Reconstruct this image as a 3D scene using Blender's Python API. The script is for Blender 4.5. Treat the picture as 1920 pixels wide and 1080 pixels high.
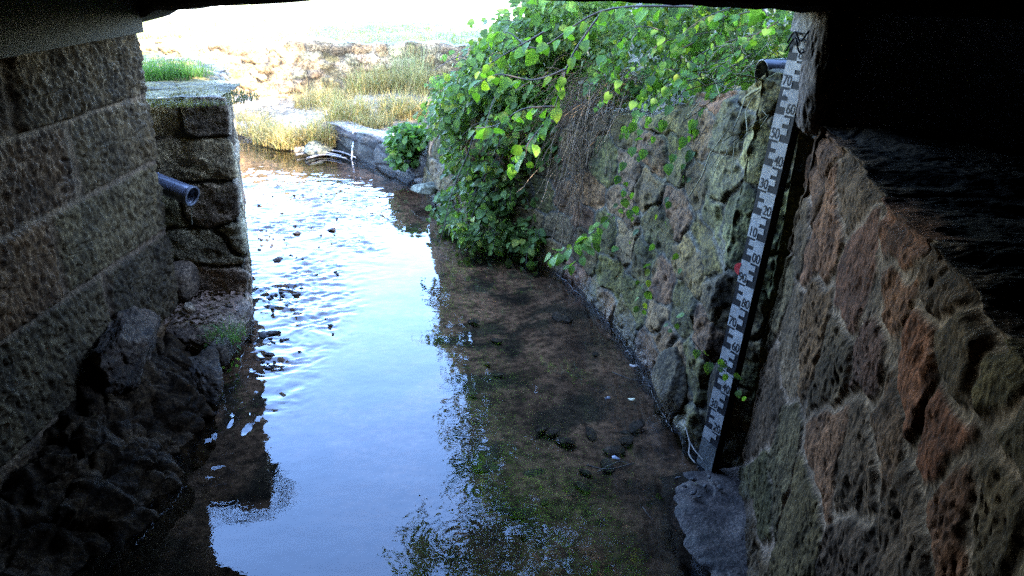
import bpy, math, random
import numpy as np
from mathutils import Vector, Matrix
for o in list(bpy.data.objects): bpy.data.objects.remove(o)
SC = bpy.context.scene; COL = SC.collection
# ---------------- camera, world, sun, exposure ----------------
FPX = 1500.0; TH = math.radians(22.2); PH = math.radians(1.47); CAM = np.array([0, 0, 2.11])
_F = np.array([0, math.cos(TH), -math.sin(TH)]); _U0 = np.array([0, math.sin(TH), math.cos(TH)]); _R0 = np.array([1., 0, 0])
_U = math.cos(PH)*_U0 - math.sin(PH)*_R0; _R = math.cos(PH)*_R0 + math.sin(PH)*_U0
cd = bpy.data.cameras.new('camera'); cam = bpy.data.objects.new('camera', cd); COL.objects.link(cam)
cd.sensor_width = 36; cd.lens = 36*FPX/1920; cd.clip_start = .05; cd.clip_end = 3000
M4 = Matrix(((_R[0], _U[0], -_F[0], CAM[0]), (_R[1], _U[1], -_F[1], CAM[1]), (_R[2], _U[2], -_F[2], CAM[2]), (0, 0, 0, 1)))
cam.matrix_world = M4; SC.camera = cam
SUN = np.array([.50, -.55, .67]); SUN = SUN/np.linalg.norm(SUN)
w = bpy.data.worlds.new('World'); SC.world = w; w.use_nodes = True
nt = w.node_tree; nt.nodes.clear()
sky = nt.nodes.new('ShaderNodeTexSky'); sky.sky_type = 'NISHITA'; sky.sun_disc = False
sky.sun_elevation = math.asin(SUN[2]); sky.sun_rotation = math.atan2(SUN[0], SUN[1]); sky.air_density = 1.0; sky.dust_density = .6; sky.ozone_density = 2.5
bg = nt.nodes.new('ShaderNodeBackground'); bg.inputs[1].default_value = .15
wo = nt.nodes.new('ShaderNodeOutputWorld'); hs = nt.nodes.new('ShaderNodeHueSaturation'); hs.inputs['Saturation'].default_value = 1.12; hs.inputs['Value'].default_value = 1.15; hs.inputs['Hue'].default_value = .508; nt.links.new(sky.outputs[0], hs.inputs['Color']); nt.links.new(hs.outputs[0], bg.inputs[0]); nt.links.new(bg.outputs[0], wo.inputs[0])
sl = bpy.data.lights.new('sun', 'SUN'); sl.energy = 2.0; sl.angle = math.radians(.5); sl.color = (1, .93, .82)
so = bpy.data.objects.new('sun', sl); COL.objects.link(so); so.rotation_euler = Vector(SUN).to_track_quat('Z', 'Y').to_euler()
so.location = (6, -6, 12)
SC.view_settings.view_transform = 'Standard'; SC.view_settings.look = 'None'; SC.view_settings.gamma = 1
SC.view_settings.exposure = 4.9
SC.render.engine = 'CYCLES'
SC.cycles.max_bounces = 8; SC.cycles.diffuse_bounces = 4; SC.cycles.transparent_max_bounces = 12
SC.cycles.use_adaptive_sampling = False; SC.cycles.use_denoising = False; SC.cycles.sample_clamp_indirect = .25; SC.cycles.use_guiding = True
SC.cycles.caustics_reflective = False; SC.cycles.caustics_refractive = False

rng = np.random.default_rng(7); random.seed(7)
def ray(px, py): return _F + _R*(px-960)/FPX - _U*(py-540)/FPX
def at(px, py, Y):
    d = ray(px, py); return CAM + d*Y/d[1]
def gp(px, py, z=0.):
    d = ray(px, py); return CAM + d*(z-CAM[2])/d[2]

# ---------------- numpy noise ----------------
def _h(ix, iy, iz, s):
    n = (ix*374761393 + iy*668265263 + iz*2147483647 + s*1274126177) & 0xffffffff
    n = ((n ^ (n >> 13))*1274126177) & 0xffffffff
    n = ((n ^ (n >> 16))*2246822519) & 0xffffffff
    return ((n ^ (n >> 15)) & 0xffff)/65535.0
def vn(x, y, z=None, s=0):
    x = np.asarray(x, float); y = np.asarray(y, float)
    z = np.zeros_like(x) if z is None else np.asarray(z, float)
    ix = np.floor(x).astype(np.int64); iy = np.floor(y).astype(np.int64); iz = np.floor(z).astype(np.int64)
    fx = x-ix; fy = y-iy; fz = z-iz
    fx = fx*fx*(3-2*fx); fy = fy*fy*(3-2*fy); fz = fz*fz*(3-2*fz)
    r = 0
    for a in (0, 1):
        for b in (0, 1):
            for c in (0, 1):
                r = r + _h(ix+a, iy+b, iz+c, s)*(fx if a else 1-fx)*(fy if b else 1-fy)*(fz if c else 1-fz)
    return r*2-1
def fbm(x, y, z=None, s=0, o=4):
    r = 0; a = 1; f = 1; t = 0
    for i in range(o):
        r = r + a*vn(np.asarray(x)*f, np.asarray(y)*f, None if z is None else np.asarray(z)*f, s+i*17); t += a; a *= .5; f *= 2.03
    return r/t
def sst(a, b, x):
    t = np.clip((x-a)/(b-a), 0, 1); return t*t*(3-2*t)

# ---------------- objects ----------------
def mesh(name, V, F, mat, parent=None, col=None, smooth=True):
    me = bpy.data.meshes.new(name); V = np.asarray(V, np.float32)
    me.vertices.add(len(V)); me.vertices.foreach_set('co', V.ravel())
    if isinstance(F, np.ndarray): F = [F]
    F = [np.asarray(f, np.int32) for f in F if len(f)]
    tot = sum(f.size for f in F); n = sum(len(f) for f in F)
    me.loops.add(tot); me.loops.foreach_set('vertex_index', np.concatenate([f.ravel() for f in F]))
    st = []; o = 0
    for f in F:
        st.append(o + np.arange(len(f))*f.shape[1]); o += f.size
    me.polygons.add(n); me.polygons.foreach_set('loop_start', np.concatenate(st).astype(np.int32))
    me.polygons.foreach_set('use_smooth', np.full(n, smooth))
    if col is not None:
        ca = me.attributes.new('Col', 'FLOAT_COLOR', 'POINT')
        c = np.ones((len(V), 4), np.float32); c[:, :3] = col; ca.data.foreach_set('color', c.ravel())
    me.update(calc_edges=True); me.validate()
    o = bpy.data.objects.new(name, me); COL.objects.link(o); me.materials.append(mat)
    if parent: o.parent = parent
    return o
def tag(o, label=None, cat=None, group=None, kind=None):
    if label: o['label'] = label
    if cat: o['category'] = cat
    if group: o['group'] = group
    if kind: o['kind'] = kind
    return o
def empty(name, loc, label, cat, group=None):
    o = bpy.data.objects.new(name, None); COL.objects.link(o); o.location = Vector([float(v) for v in loc]); o.empty_display_size = .1
    tag(o, label, cat, group); return o
def under(o, root):
    """keep a world-space mesh in place when it becomes a child"""
    o.parent = root; o.matrix_parent_inverse = Matrix.Translation(-Vector(root.location)); return o
def gridF(nu, nv):
    i = np.arange((nu-1)*(nv-1)); a = i//(nv-1); b = i % (nv-1); k = a*nv+b
    return np.stack([k, k+nv, k+nv+1, k+1], 1)
def box(x0, x1, y0, y1, z0, z1):
    V = [(x, y, z) for x in (x0, x1) for y in (y0, y1) for z in (z0, z1)]
    F = [(0, 1, 3, 2), (4, 6, 7, 5), (0, 4, 5, 1), (2, 3, 7, 6), (0, 2, 6, 4), (1, 5, 7, 3)]
    return np.array(V, float), np.array(F)
def joinm(parts):
    Vs = []; Fs = []; Cs = []; o = 0
    for p in parts:
        Vs.append(p[0]); Fs.append(np.asarray(p[1])+o); o += len(p[0])
        if len(p) > 2: Cs.append(p[2])
    d = {}
    for f in Fs: d.setdefault(f.shape[1], []).append(f)
    return np.concatenate(Vs), [np.concatenate(v) for v in d.values()], (np.concatenate(Cs) if Cs else None)
def tube(pts, r, n=6, cap=True):
    pts = np.asarray(pts, float); r = np.broadcast_to(np.asarray(r, float), (len(pts),))
    t = np.gradient(pts, axis=0); t /= np.linalg.norm(t, axis=1)[:, None]+1e-9
    ref = np.array([0, 0, 1.]) if abs(t[0][2]) < .9 else np.array([1., 0, 0])
    V = []
    for p, d, rr in zip(pts, t, r):
        a = np.cross(d, ref); a /= np.linalg.norm(a)+1e-9; b = np.cross(d, a)
        for k in range(n):
            q = 2*math.pi*k/n; V.append(p+rr*(math.cos(q)*a+math.sin(q)*b))
    V = np.array(V); F = []
    for i in range(len(pts)-1):
        for k in range(n):
            F.append((i*n+k, i*n+(k+1) % n, (i+1)*n+(k+1) % n, (i+1)*n+k))
    return V, np.array(F)

# ---------------- materials ----------------
def nodes(name):
    m = bpy.data.materials.new(name); m.use_nodes = True; n = m.node_tree; n.nodes.clear()
    return m, n, n.nodes.new('ShaderNodeOutputMaterial')
def N(n, t, **k):
    x = n.nodes.new(t)
    for a, b in k.items():
        if a.startswith('i'): x.inputs[int(a[1:])].default_value = b
        else: setattr(x, a, b)
    return x
def rockmat(name, base=None, rough=.85, bump=.5, scale=1., var=.35, spec=.3, stretch=(1, 1, 1), mottle=(1, 1, 1), wet=False):
    """vertex colour (stone by stone) broken up by fine speckle and pits"""
    m, n, out = nodes(name); L = n.links.new
    bs = N(n, 'ShaderNodeBsdfPrincipled'); L(bs.outputs[0], out.inputs[0])
    tc = N(n, 'ShaderNodeTexCoord'); mp = N(n, 'ShaderNodeMapping'); L(tc.outputs['Object'], mp.inputs[0]); mp.inputs['Scale'].default_value = stretch
    n1 = N(n, 'ShaderNodeTexNoise'); n1.inputs['Scale'].default_value = 75*scale; n1.inputs['Detail'].default_value = 8; n1.inputs['Roughness'].default_value = .62; L(mp.outputs[0], n1.inputs[0])
    n2 = N(n, 'ShaderNodeTexNoise'); n2.inputs['Scale'].default_value = 9*scale; n2.inputs['Detail'].default_value = 5; L(mp.outputs[0], n2.inputs[0])
    vo = N(n, 'ShaderNodeTexVoronoi'); vo.inputs['Scale'].default_value = 70*scale; L(mp.outputs[0], vo.inputs[0])
    if base is None:
        at_ = N(n, 'ShaderNodeAttribute', attribute_name='Col'); c0 = at_.outputs[0]
    else:
        rg = N(n, 'ShaderNodeRGB'); rg.outputs[0].default_value = (*base, 1); c0 = rg.outputs[0]
    mr = N(n, 'ShaderNodeMapRange'); L(n1.outputs[0], mr.inputs[0]); mr.inputs[1].default_value = .40; mr.inputs[2].default_value = .60; mr.inputs[3].default_value = max(.15, 1-1.6*var); mr.inputs[4].default_value = 1+1.6*var
    mr2 = N(n, 'ShaderNodeMapRange'); L(n2.outputs[0], mr2.inputs[0]); mr2.inputs[1].default_value = .38; mr2.inputs[2].default_value = .62; mr2.inputs[3].default_value = 1-var*1.1; mr2.inputs[4].default_value = 1+var*1.1
    mu = N(n, 'ShaderNodeMath', operation='MULTIPLY'); L(mr.outputs[0], mu.inputs[0]); L(mr2.outputs[0], mu.inputs[1])
    mx = N(n, 'ShaderNodeVectorMath', operation='SCALE'); L(c0, mx.inputs[0]); L(mu.outputs[0], mx.inputs[3])
    L(mx.outputs[0], bs.inputs['Base Color'])
    ad = N(n, 'ShaderNodeMath', operation='MULTIPLY_ADD'); L(vo.outputs['Distance'], ad.inputs[0]); ad.inputs[1].default_value = .5; L(n1.outputs[0], ad.inputs[2])
    bp = N(n, 'ShaderNodeBump'); bp.inputs['Strength'].default_value = bump; bp.inputs['Distance'].default_value = .006/scale; L(ad.outputs[0], bp.inputs['Height']); L(bp.outputs[0], bs.inputs['Normal'])
    bs.inputs['Roughness'].default_value = rough; bs.inputs['Specular IOR Level'].default_value = spec
    if wet:
        sx = N(n, 'ShaderNodeSeparateXYZ'); ge = N(n, 'ShaderNodeNewGeometry'); L(ge.outputs['Position'], sx.inputs[0])
        ra = N(n, 'ShaderNodeMapRange'); L(sx.outputs[2], ra.inputs[0]); ra.inputs[1].default_value = .04; ra.inputs[2].default_value = .2; ra.inputs[3].default_value = .5; ra.inputs[4].default_value = rough; L(ra.outputs[0], bs.inputs['Roughness'])
    return m
def leafmat(name, trans=.45, rough=.55, spec=.2):
    m, n, out = nodes(name); L = n.links.new
    at_ = N(n, 'ShaderNodeAttribute', attribute_name='Col')
    tc = N(n, 'ShaderNodeTexCoord'); no = N(n, 'ShaderNodeTexNoise'); no.inputs['Scale'].default_value = 30; L(tc.outputs['Object'], no.inputs[0])
    mr = N(n, 'ShaderNodeMapRange'); L(no.outputs[0], mr.inputs[0]); mr.inputs[3].default_value = .7; mr.inputs[4].default_value = 1.3
    sc_ = N(n, 'ShaderNodeVectorMath', operation='SCALE'); L(at_.outputs[0], sc_.inputs[0]); L(mr.outputs[0], sc_.inputs[3])
    bs = N(n, 'ShaderNodeBsdfPrincipled'); L(sc_.outputs[0], bs.inputs['Base Color']); bs.inputs['Roughness'].default_value = rough; bs.inputs['Specular IOR Level'].default_value = spec
    tr = N(n, 'ShaderNodeBsdfTranslucent'); t2 = N(n, 'ShaderNodeVectorMath', operation='MULTIPLY'); L(sc_.outputs[0], t2.inputs[0]); t2.inputs[1].default_value = (1.5, 1.7, .7); L(t2.outputs[0], tr.inputs[0])
    mi = N(n, 'ShaderNodeMixShader'); mi.inputs[0].default_value = trans; L(bs.outputs[0], mi.inputs[1]); L(tr.outputs[0], mi.inputs[2]); L(mi.outputs[0], out.inputs[0])
    return m
def plain(name, c, rough=.5, metal=0, spec=.5, bump=0, scale=40, var=.15):
    m, n, out = nodes(name); L = n.links.new
    bs = N(n, 'ShaderNodeBsdfPrincipled'); L(bs.outputs[0], out.inputs[0])
    tc = N(n, 'ShaderNodeTexCoord'); no = N(n, 'ShaderNodeTexNoise'); no.inputs['Scale'].default_value = scale; no.inputs['Detail'].default_value = 5; L(tc.outputs['Object'], no.inputs[0])
    mr = N(n, 'ShaderNodeMapRange'); L(no.outputs[0], mr.inputs[0]); mr.inputs[1].default_value = .25; mr.inputs[2].default_value = .75; mr.inputs[3].default_value = 1-var; mr.inputs[4].default_value = 1+var
    rg = N(n, 'ShaderNodeRGB'); rg.outputs[0].default_value = (*c, 1)
    sc_ = N(n, 'ShaderNodeVectorMath', operation='SCALE'); L(rg.outputs[0], sc_.inputs[0]); L(mr.outputs[0], sc_.inputs[3]); L(sc_.outputs[0], bs.inputs['Base Color'])
    bs.inputs['Roughness'].default_value = rough; bs.inputs['Metallic'].default_value = metal; bs.inputs['Specular IOR Level'].default_value = spec
    if bump:
        bp = N(n, 'ShaderNodeBump'); bp.inputs['Strength'].default_value = bump; bp.inputs['Distance'].default_value = .01; L(no.outputs[0], bp.inputs['Height']); L(bp.outputs[0], bs.inputs['Normal'])
    return m
M_ASH = rockmat('tooled_sandstone', bump=.5, scale=.9, var=.3, stretch=(1, 1, .6))
M_PIT = rockmat('weathered_sandstone', bump=.8, scale=.8, var=.35, spec=.08, stretch=(1, 1.3, .8), wet=True)
M_RUB = rockmat('mossy_rubble', bump=.7, scale=.8, var=.4, wet=True)
M_FAR = rockmat('far_rubble', bump=.6, scale=.5, var=.35)
M_WET = rockmat('wet_rock', bump=.6, rough=.7, spec=.25, scale=.9, var=.35)
M_BED = rockmat('stream_bed', bump=.7, scale=.35, var=.35, rough=.8)
M_GROUND = rockmat('bank_soil', bump=.8, scale=.3, var=.4)
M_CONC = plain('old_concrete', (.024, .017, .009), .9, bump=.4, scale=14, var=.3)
M_LEAF = leafmat('leaf'); M_DRY = leafmat('dry_stem', .2, .7, .2)
M_BARK = rockmat('bark', base=(.07, .05, .035), scale=.8, bump=.9, stretch=(1, 1, .2))
M_STEM = plain('green_stem', (.09, .085, .04), .6, var=.3)
M_WOOD = plain('twig', (.05, .038, .026), .7, var=.3)

# ---------------- stone walls ----------------
def stones_vor(u, v, seeds, sx=1., warp=.02, wf=5., sd=0, pw=3):
    """seeds (n,2); returns id, edge distance"""
    uu = u + warp*fbm(u*wf, v*wf, s=sd+3, o=3); vv = v + warp*fbm(u*wf, v*wf, s=sd+9, o=3)
    idx = np.zeros(u.size, int); ed = np.zeros(u.size)
    S = np.asarray(seeds)
    for a in range(0, u.size, 20000):
        p = np.stack([uu.ravel()[a:a+20000], vv.ravel()[a:a+20000]], 1)
        dx = np.abs(p[:, None, 0]-S[None, :, 0])*sx; dy = np.abs(p[:, None, 1]-S[None, :, 1])
        d = (dx**pw+dy**pw)**(1/pw)
        o = np.argpartition(d, 1, axis=1)[:, :2]
        d0 = np.take_along_axis(d, o, 1); sw = d0[:, 0] > d0[:, 1]
        i1 = np.where(sw, o[:, 1], o[:, 0]); idx[a:a+20000] = i1; ed[a:a+20000] = np.abs(d0[:, 1]-d0[:, 0])*.5
    return idx.reshape(u.shape), ed.reshape(u.shape)
def stones_course(u, v, zs, js, warp=.012, sd=0):
    uu = u + warp*fbm(u*3, v*3, s=sd+3, o=3); vv = v + warp*fbm(u*2.5, v*2.5, s=sd+9, o=3)
    zs = np.asarray(zs); c = np.clip(np.searchsorted(zs, vv)-1, 0, len(zs)-2)
    ed = np.minimum(vv-zs[c], zs[c+1]-vv); idx = np.zeros(u.shape, int)
    for k in range(len(zs)-1):
        m = c == k; J = np.array([-99]+list(js[k])+[99]); q = np.clip(np.searchsorted(J, uu[m])-1, 0, len(J)-2)
        ed[m] = np.minimum(ed[m], .55*np.minimum(uu[m]-J[q], J[q+1]-uu[m])); idx[m] = k*40+q
    return idx, np.maximum(ed, 0)
def wallmesh(name, path, top, res, layout, palette, mat, jw=.014, jd=.02, pil=.02, rough=None, batter=0, back=.4, joint=(.2, .19, .18), z0=-.15, tone=None, offs=.012, mossy=0, seed=0, resv=None, topcol=None, fine=None, tilt=.04):
    """path: ground polyline, outward normal on its right-hand side. face rises to top(s) then runs back"""
    path = np.asarray(path, float); seg = np.linalg.norm(np.diff(path, axis=0), axis=1); S = np.concatenate([[0], np.cumsum(seg)])
    nu = int(S[-1]/res)+1; s = np.linspace(0, S[-1], nu)
    if fine: s = np.unique(np.concatenate([np.arange(0, fine[0], .05), np.arange(fine[0], min(fine[1], S[-1]), res), np.arange(fine[1], S[-1], .05), [S[-1]]])); nu = len(s)
    bx = np.interp(s, S, path[:, 0]); by = np.interp(s, S, path[:, 1])
    tx = np.gradient(bx, s); ty = np.gradient(by, s)
    k = max(1, int(.05/res)); ker = np.ones(2*k+1)/(2*k+1)
    tx = np.convolve(np.pad(tx, k, mode='edge'), ker, 'valid'); ty = np.convolve(np.pad(ty, k, mode='edge'), ker, 'valid')
    l = np.hypot(tx, ty); nx = ty/l; ny = -tx/l
    tp = np.array([top(a) for a in s]); hmax = tp.max()
    rv = resv or res; nf = int((hmax-z0)/rv)+1; nb = int(back/(rv*1.5))+1
    t = np.linspace(0, 1, nf)
    Z = z0+(tp[:, None]-z0)*t[None, :]; Z = np.concatenate([Z, np.repeat(tp[:, None], nb, 1)], 1)
    B = np.concatenate([np.zeros((nu, nf)), np.broadcast_to(np.arange(1, nb+1)*back/nb, (nu, nb))], 1)
    U = np.repeat(s[:, None], nf+nb, 1); V = Z + B
    idx, ed = layout(U, V)
    nid = idx.max()+1; r = np.random.default_rng(seed+11)
    pal = np.array([c[:3] for c in palette]); pc = pal[r.integers(0, len(pal), nid)] if not callable(tone) else None
    if tone is not None: pc = tone(nid, r)
    pc = pc*(1+.18*r.standard_normal((nid, 1)))*(1+.05*r.standard_normal((nid, 3)))
    so_ = r.uniform(-1, 1, nid)*offs; ta = r.uniform(-1, 1, nid)*tilt; tb = r.uniform(-1, 1, nid)*tilt
    jm = 1-sst(jw*.35, jw*1.2, ed+jw*.35*fbm(U*40, V*40, s=seed+5, o=2))
    cu = np.zeros(nid); cv = np.zeros(nid); cn = np.maximum(np.bincount(idx.ravel(), minlength=nid), 1)
    cu = np.bincount(idx.ravel(), U.ravel(), nid)/cn; cv = np.bincount(idx.ravel(), V.ravel(), nid)/cn
    D = (1-jm)*(so_[idx]+ta[idx]*(U-cu[idx])+tb[idx]*(V-cv[idx])) + pil*(1-np.exp(-ed/(jw*1.6))) - jd*jm
    if rough is not None: D = D + (1-.75*jm)*rough(U, V, idx)
    D = D + .004*fbm(U*30, V*30, s=seed+6, o=3)
    ft = sst(0, .06, B); ft2 = ft
    ctop = 1-sst(0, .05, np.where(B > 0, 0, tp[:, None]-Z))   # rounded arris
    off = D*(1-ft2) - B - batter*Z - .02*ctop*(B <= 0) - .0*ft
    X = bx[:, None]+nx[:, None]*off; Y = by[:, None]+ny[:, None]*off
    ZZ = Z + (.35*D+.014*fbm(U*7, V*7, s=seed+21, o=4))*ft - .015*ctop*(B <= 0)
    col = pc[idx]*(1-jm[..., None]) + np.array(joint)[None, None]*jm[..., None]
    col = col*(1+.22*fbm(U*4, V*4, s=seed+31, o=4))[..., None]
    if mossy:
        mm = sst(-.1, .45, fbm(U*2.2, V*2.2, s=seed+41, o=5)+.25*mossy-.35)[..., None]*min(1, mossy)
        col = col*(1-mm)+np.array([.052, .055, .012])*mm
    dark = (1-sst(0, .16, Z+.05*fbm(U*5, V*5, s=seed+44, o=3)))[..., None]      # wet tide line stain
    col = col*(1-.55*dark)
    if topcol is not None:
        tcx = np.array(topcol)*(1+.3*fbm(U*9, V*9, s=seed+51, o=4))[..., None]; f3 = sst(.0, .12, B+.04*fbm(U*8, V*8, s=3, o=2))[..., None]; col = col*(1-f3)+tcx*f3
    P = np.stack([X, Y, ZZ], -1).reshape(-1, 3)
    F = gridF(nu, nf+nb)[:, ::-1]
    # rings of faces that close the back and the two ends
    n0 = len(P); w_ = nf+nb
    extra = []; fx = []
    for e in (0, nu-1):
        b0 = P[e*w_]; bl = P[e*w_+w_-1]; extra.append([bl[0], bl[1], z0])
        ring = [e*w_+j for j in range(w_)]; q = n0+len(extra)-1
        for j in range(w_-1): fx.append((ring[j], ring[j+1], q) if e == 0 else (ring[j+1], ring[j], q))
    P = np.concatenate([P, np.array(extra)]); c = np.concatenate([col.reshape(-1, 3), np.repeat(col.reshape(-1, 3).mean(0)[None], 2, 0)])
    return mesh(name, P, [F, np.array(fx)], mat, col=np.clip(c, .005, .9))

def jseeds(U0, U1, V0, V1, w, h, sd):
    r = np.random.default_rng(sd); S = []; z = V0; k = 0
    while z < V1:
        hh = h*r.uniform(.65, 1.4); x = U0-r.uniform(0, w)
        while x < U1:
            ww = w*r.uniform(.5, 1.6); S.append((x+ww/2, z+hh/2+r.uniform(-.2, .2)*hh)); x += ww
        z += hh
    return np.array(S)

# --- left abutment: tooled ashlar, level courses
LW = [(-2.02, -5.0), (-1.975, 2.5), (-1.895, 4.14), (-2.45, 4.2)]
LWs = np.concatenate([[0], np.cumsum(np.linalg.norm(np.diff(np.array(LW), axis=0), axis=1))])
def sY(Y): return LWs[1] + (Y-2.5)*(LWs[2]-LWs[1])/1.65
def tool(U, V, i):
    a = vn(U*42+6*vn(U*6, V*9, s=4), V*17+4*vn(U*9, V*6, s=5), s=1); b = vn(U*75, V*34, s=2)
    c = vn(U*30+9*vn(U*11, V*13, s=6), V*26, s=7)
    return .010*np.abs(a)**.8 + .010*b + .008*c + .010*fbm(U*7, V*7, s=8, o=4)
jl = [[sY(a) for a in q] for q in ([-3, -1.6, -.2, 1.1, 2.0, 2.95, 3.6], [-2.6, -1.3, .1, 1.2, 2.2, 3.25], [-3, -1.6, -.3, .9, 1.75, 2.62, 3.58], [-2, -.7, .6, 1.5, 2.35, 3.27], [-3, -1.5, .2, 1.3, 2.25, 2.98, 3.47], [-2, -.8, .5, 1.6, 2.55, 3.35])]
jl[3] = [sY(a) for a in (-2, -.7, .6, 1.5, 2.35, 3.22)]; jl[4] = [sY(a) for a in (-3, -1.5, .2, 1.3, 2.3, 3.43)]; 
lw = wallmesh('abutment_wall', LW, lambda s: 1.80, .0065, lambda U, V: stones_course(U, V, [-.3, .24, .71, 1.09, 1.43, 2.6], [[sY(a) for a in q] for q in ((-3, -1, .5, 1.6, 2.6, 3.3), (-2, -.7, .6, 1.5, 2.5, 3.48), (-3, -1.5, .2, 1.1, 2.1, 3.18), (-2, -.8, .4, 1.3, 2.4, 3.43), (-3, -1.6, -.3, .9, 2.0, 3.08))], .016, 1),
    [(.090, .047, .017), (.076, .045, .018), (.098, .048, .017), (.078, .050, .021)], M_ASH, jw=.019, jd=.003, pil=.010, rough=tool, back=.1, joint=(.115, .07, .036), seed=1, offs=.006, resv=.0065, fine=(6.3, 99))
tag(lw, 'dark wall of large tooled sandstone blocks with level mortar joints on the left under the bridge', 'wall')

# --- left wing wall beyond the bridge
WW = [(-2.6, 4.40), (-1.60, 4.45), (-1.63, 4.6), (-2.08, 5.9), (-2.45, 6.35), (-3.6, 6.9), (-7.0, 7.8)]
wsd = [(.3, 1.28), (.60, 1.29), (.86, 1.285), (.2, 1.03), (.80, 1.035), (.56, .74), (.83, .76), (.3, .48), (.80, .50), (.3, .29), (.78, .30), (.4, .08), (.80, .08), (.1, .8)]
q = jseeds(1.2, 7.5, -.2, 1.9, .46, .27, 5); wsd = np.concatenate([np.array(wsd), q])
ww = wallmesh('wing_wall', WW, lambda s: 1.37+.01*math.sin(9*s), .0105, lambda U, V: stones_vor(U, V, wsd, .62, .03, 4, 2, 6),
    [(.25, .185, .105), (.225, .17, .098), (.26, .195, .112)], M_RUB, jw=.010, jd=.022, pil=.006, back=.55, joint=(.06, .05, .035), seed=3, offs=.012, mossy=.35, topcol=(.09, .07, .018),
    rough=lambda U, V, i: .018*fbm(U*6, V*7, s=33, o=4)-.012*sst(.25, .6, vn(U*11, V*15, s=34)))
tag(ww, 'squared stone wing wall with mossy top and grass standing past the end of the bridge wall', 'wall')

# --- right retaining wall outside, gently curved
RW = [(-.35, 9.1), (-.93, 7.95), (-.80, 7.4), (-.38, 6.25), (.12, 5.85), (.36, 5.5), (.60, 4.8), (.74, 4.2), (.86, 3.3), (1.06, 3.06), (1.5, 3.02)]
RWs = np.concatenate([[0], np.cumsum(np.linalg.norm(np.diff(np.array(RW), axis=0), axis=1))])
rwtop = lambda s: float(np.interp(s, RWs, [.8, .86, .9, 1.02, 1.12, 1.16, 1.26, 1.46, 1.70, 1.72, 1.72]))+.018*math.sin(s*7)+.012*math.sin(s*17)
rsd = jseeds(0, RWs[-1], -.25, 2.2, .36, .21, 12)
_k = (rsd[:, 0] > RWs[8]-.42) & (rsd[:, 1] > .95); rsd = rsd[~_k]; _nb = len(rsd)
rsd = np.concatenate([rsd, [(RWs[8]-.02, z) for z in (1.08, 1.38, 1.66)]+[(RWs[8]-.27, z) for z in (1.02, 1.2, 1.42)]+[(RWs[8]+.3, z) for z in (1.1, 1.5)]])
def rtone(nid, r):
    pal = np.array([(.082, .074, .044), (.062, .062, .028), (.09, .078, .055), (.10, .068, .05), (.056, .054, .026), (.085, .072, .052)])
    c = pal[r.integers(0, len(pal), nid)]*np.array([1.32, 1.0, .54]); c[_nb:] = (.088, .075, .024); return c
rwl = wallmesh('retaining_wall', RW, rwtop, .0095, lambda U, V: stones_vor(U, V, rsd, .62, .045, 5, 4, 6), [(.2, .2, .2)], M_RUB, jw=.008, jd=.013, pil=.004, batter=.09,
    rough=lambda U, V, i: .03*fbm(U*6, V*7, s=63, o=5)-.010*sst(.2, .55, vn(U*20, V*24, s=64)), back=.45, joint=(.075, .066, .045), tone=rtone, mossy=.75, seed=6, offs=.009, topcol=(.10, .085, .05))
tag(rwl, 'mossy green and pink rubble wall curving along the right bank beyond the gauge', 'wall')

# --- right abutment under the bridge: pocked sandstone, stones placed one by one
RA0 = np.array([1.03, 3.0]); RA1 = np.array([.49, .2]); RAd = RA1-RA0; RAl = np.linalg.norm(RAd); RAd = RAd/RAl
RAb = .06
def ra_uv(px, py):
    n = np.array([RAd[1], -RAd[0]]); d = ray(px, py)   # outward normal = right of the path
    # plane: (x-RA0).n = -RAb*z
    k = d[:2]@n + RAb*d[2]; c = (CAM[:2]-RA0)@n + RAb*CAM[2]; t = -c/k; P = CAM+d*t
    return ((P[:2]-RA0)@RAd, P[2])
ra_s = [(1530, 310, .19, .12, .09), (1605, 330, .13, .115, .08), (1695, 420, .21, .11, .075), (1790, 500, .12, .105, .07), (1860, 560, .12, .105, .07), (1500, 410, .17, .155, .125), (1545, 470, .20, .125, .085),
  (1600, 520, .21, .13, .095), (1665, 570, .20, .115, .085), (1525, 590, .20, .16, .10), (1640, 640, .16, .13, .11), (1715, 720, .27, .125, .07), (1760, 830, .28, .14, .08), (1610, 880, .17, .16, .145), (1550, 820, .22, .145, .10),
  (1480, 650, .18, .165, .14), (1450, 760, .14, .14, .10), (1430, 940, .11, .12, .06), (1880, 660, .115, .11, .065), (1860, 980, .10, .095, .075), (1700, 1000, .16, .15, .135), (1775, 940, .22, .13, .085), (1500, 1000, .13, .12, .075),
  (1530, 120, .20, .17, .15), (1520, 230, .19, .165, .145), (1470, 520, .17, .16, .12), (1600, 1060, .15, .14, .12), (1800, 650, .14, .12, .085), (1560, 700, .18, .15, .115), (1660, 790, .19, .14, .11), (1460, 850, .13, .13, .08), (1930, 800, .1, .1, .07), (1410, 1040, .11, .12, .06), (1950, 1100, .1, .095, .08)]
ras = np.array([ra_uv(a[0], a[1]) for a in ra_s]); rac = np.array([a[2:] for a in ra_s])*np.array([.51, .35, .235])
ex = jseeds(ras[:, 0].max()+.25, RAl+.4, -.2, 2.1, .4, .3, 9); ras = np.concatenate([ras, ex]); rac = np.concatenate([rac, np.tile([[.07, .062, .05]], (len(ex), 1))])
RA = [(1.5, 3.04), tuple(RA0), tuple(RA1), (.46, -.1), (.46, -5)]
ral = 0.4717
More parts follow.
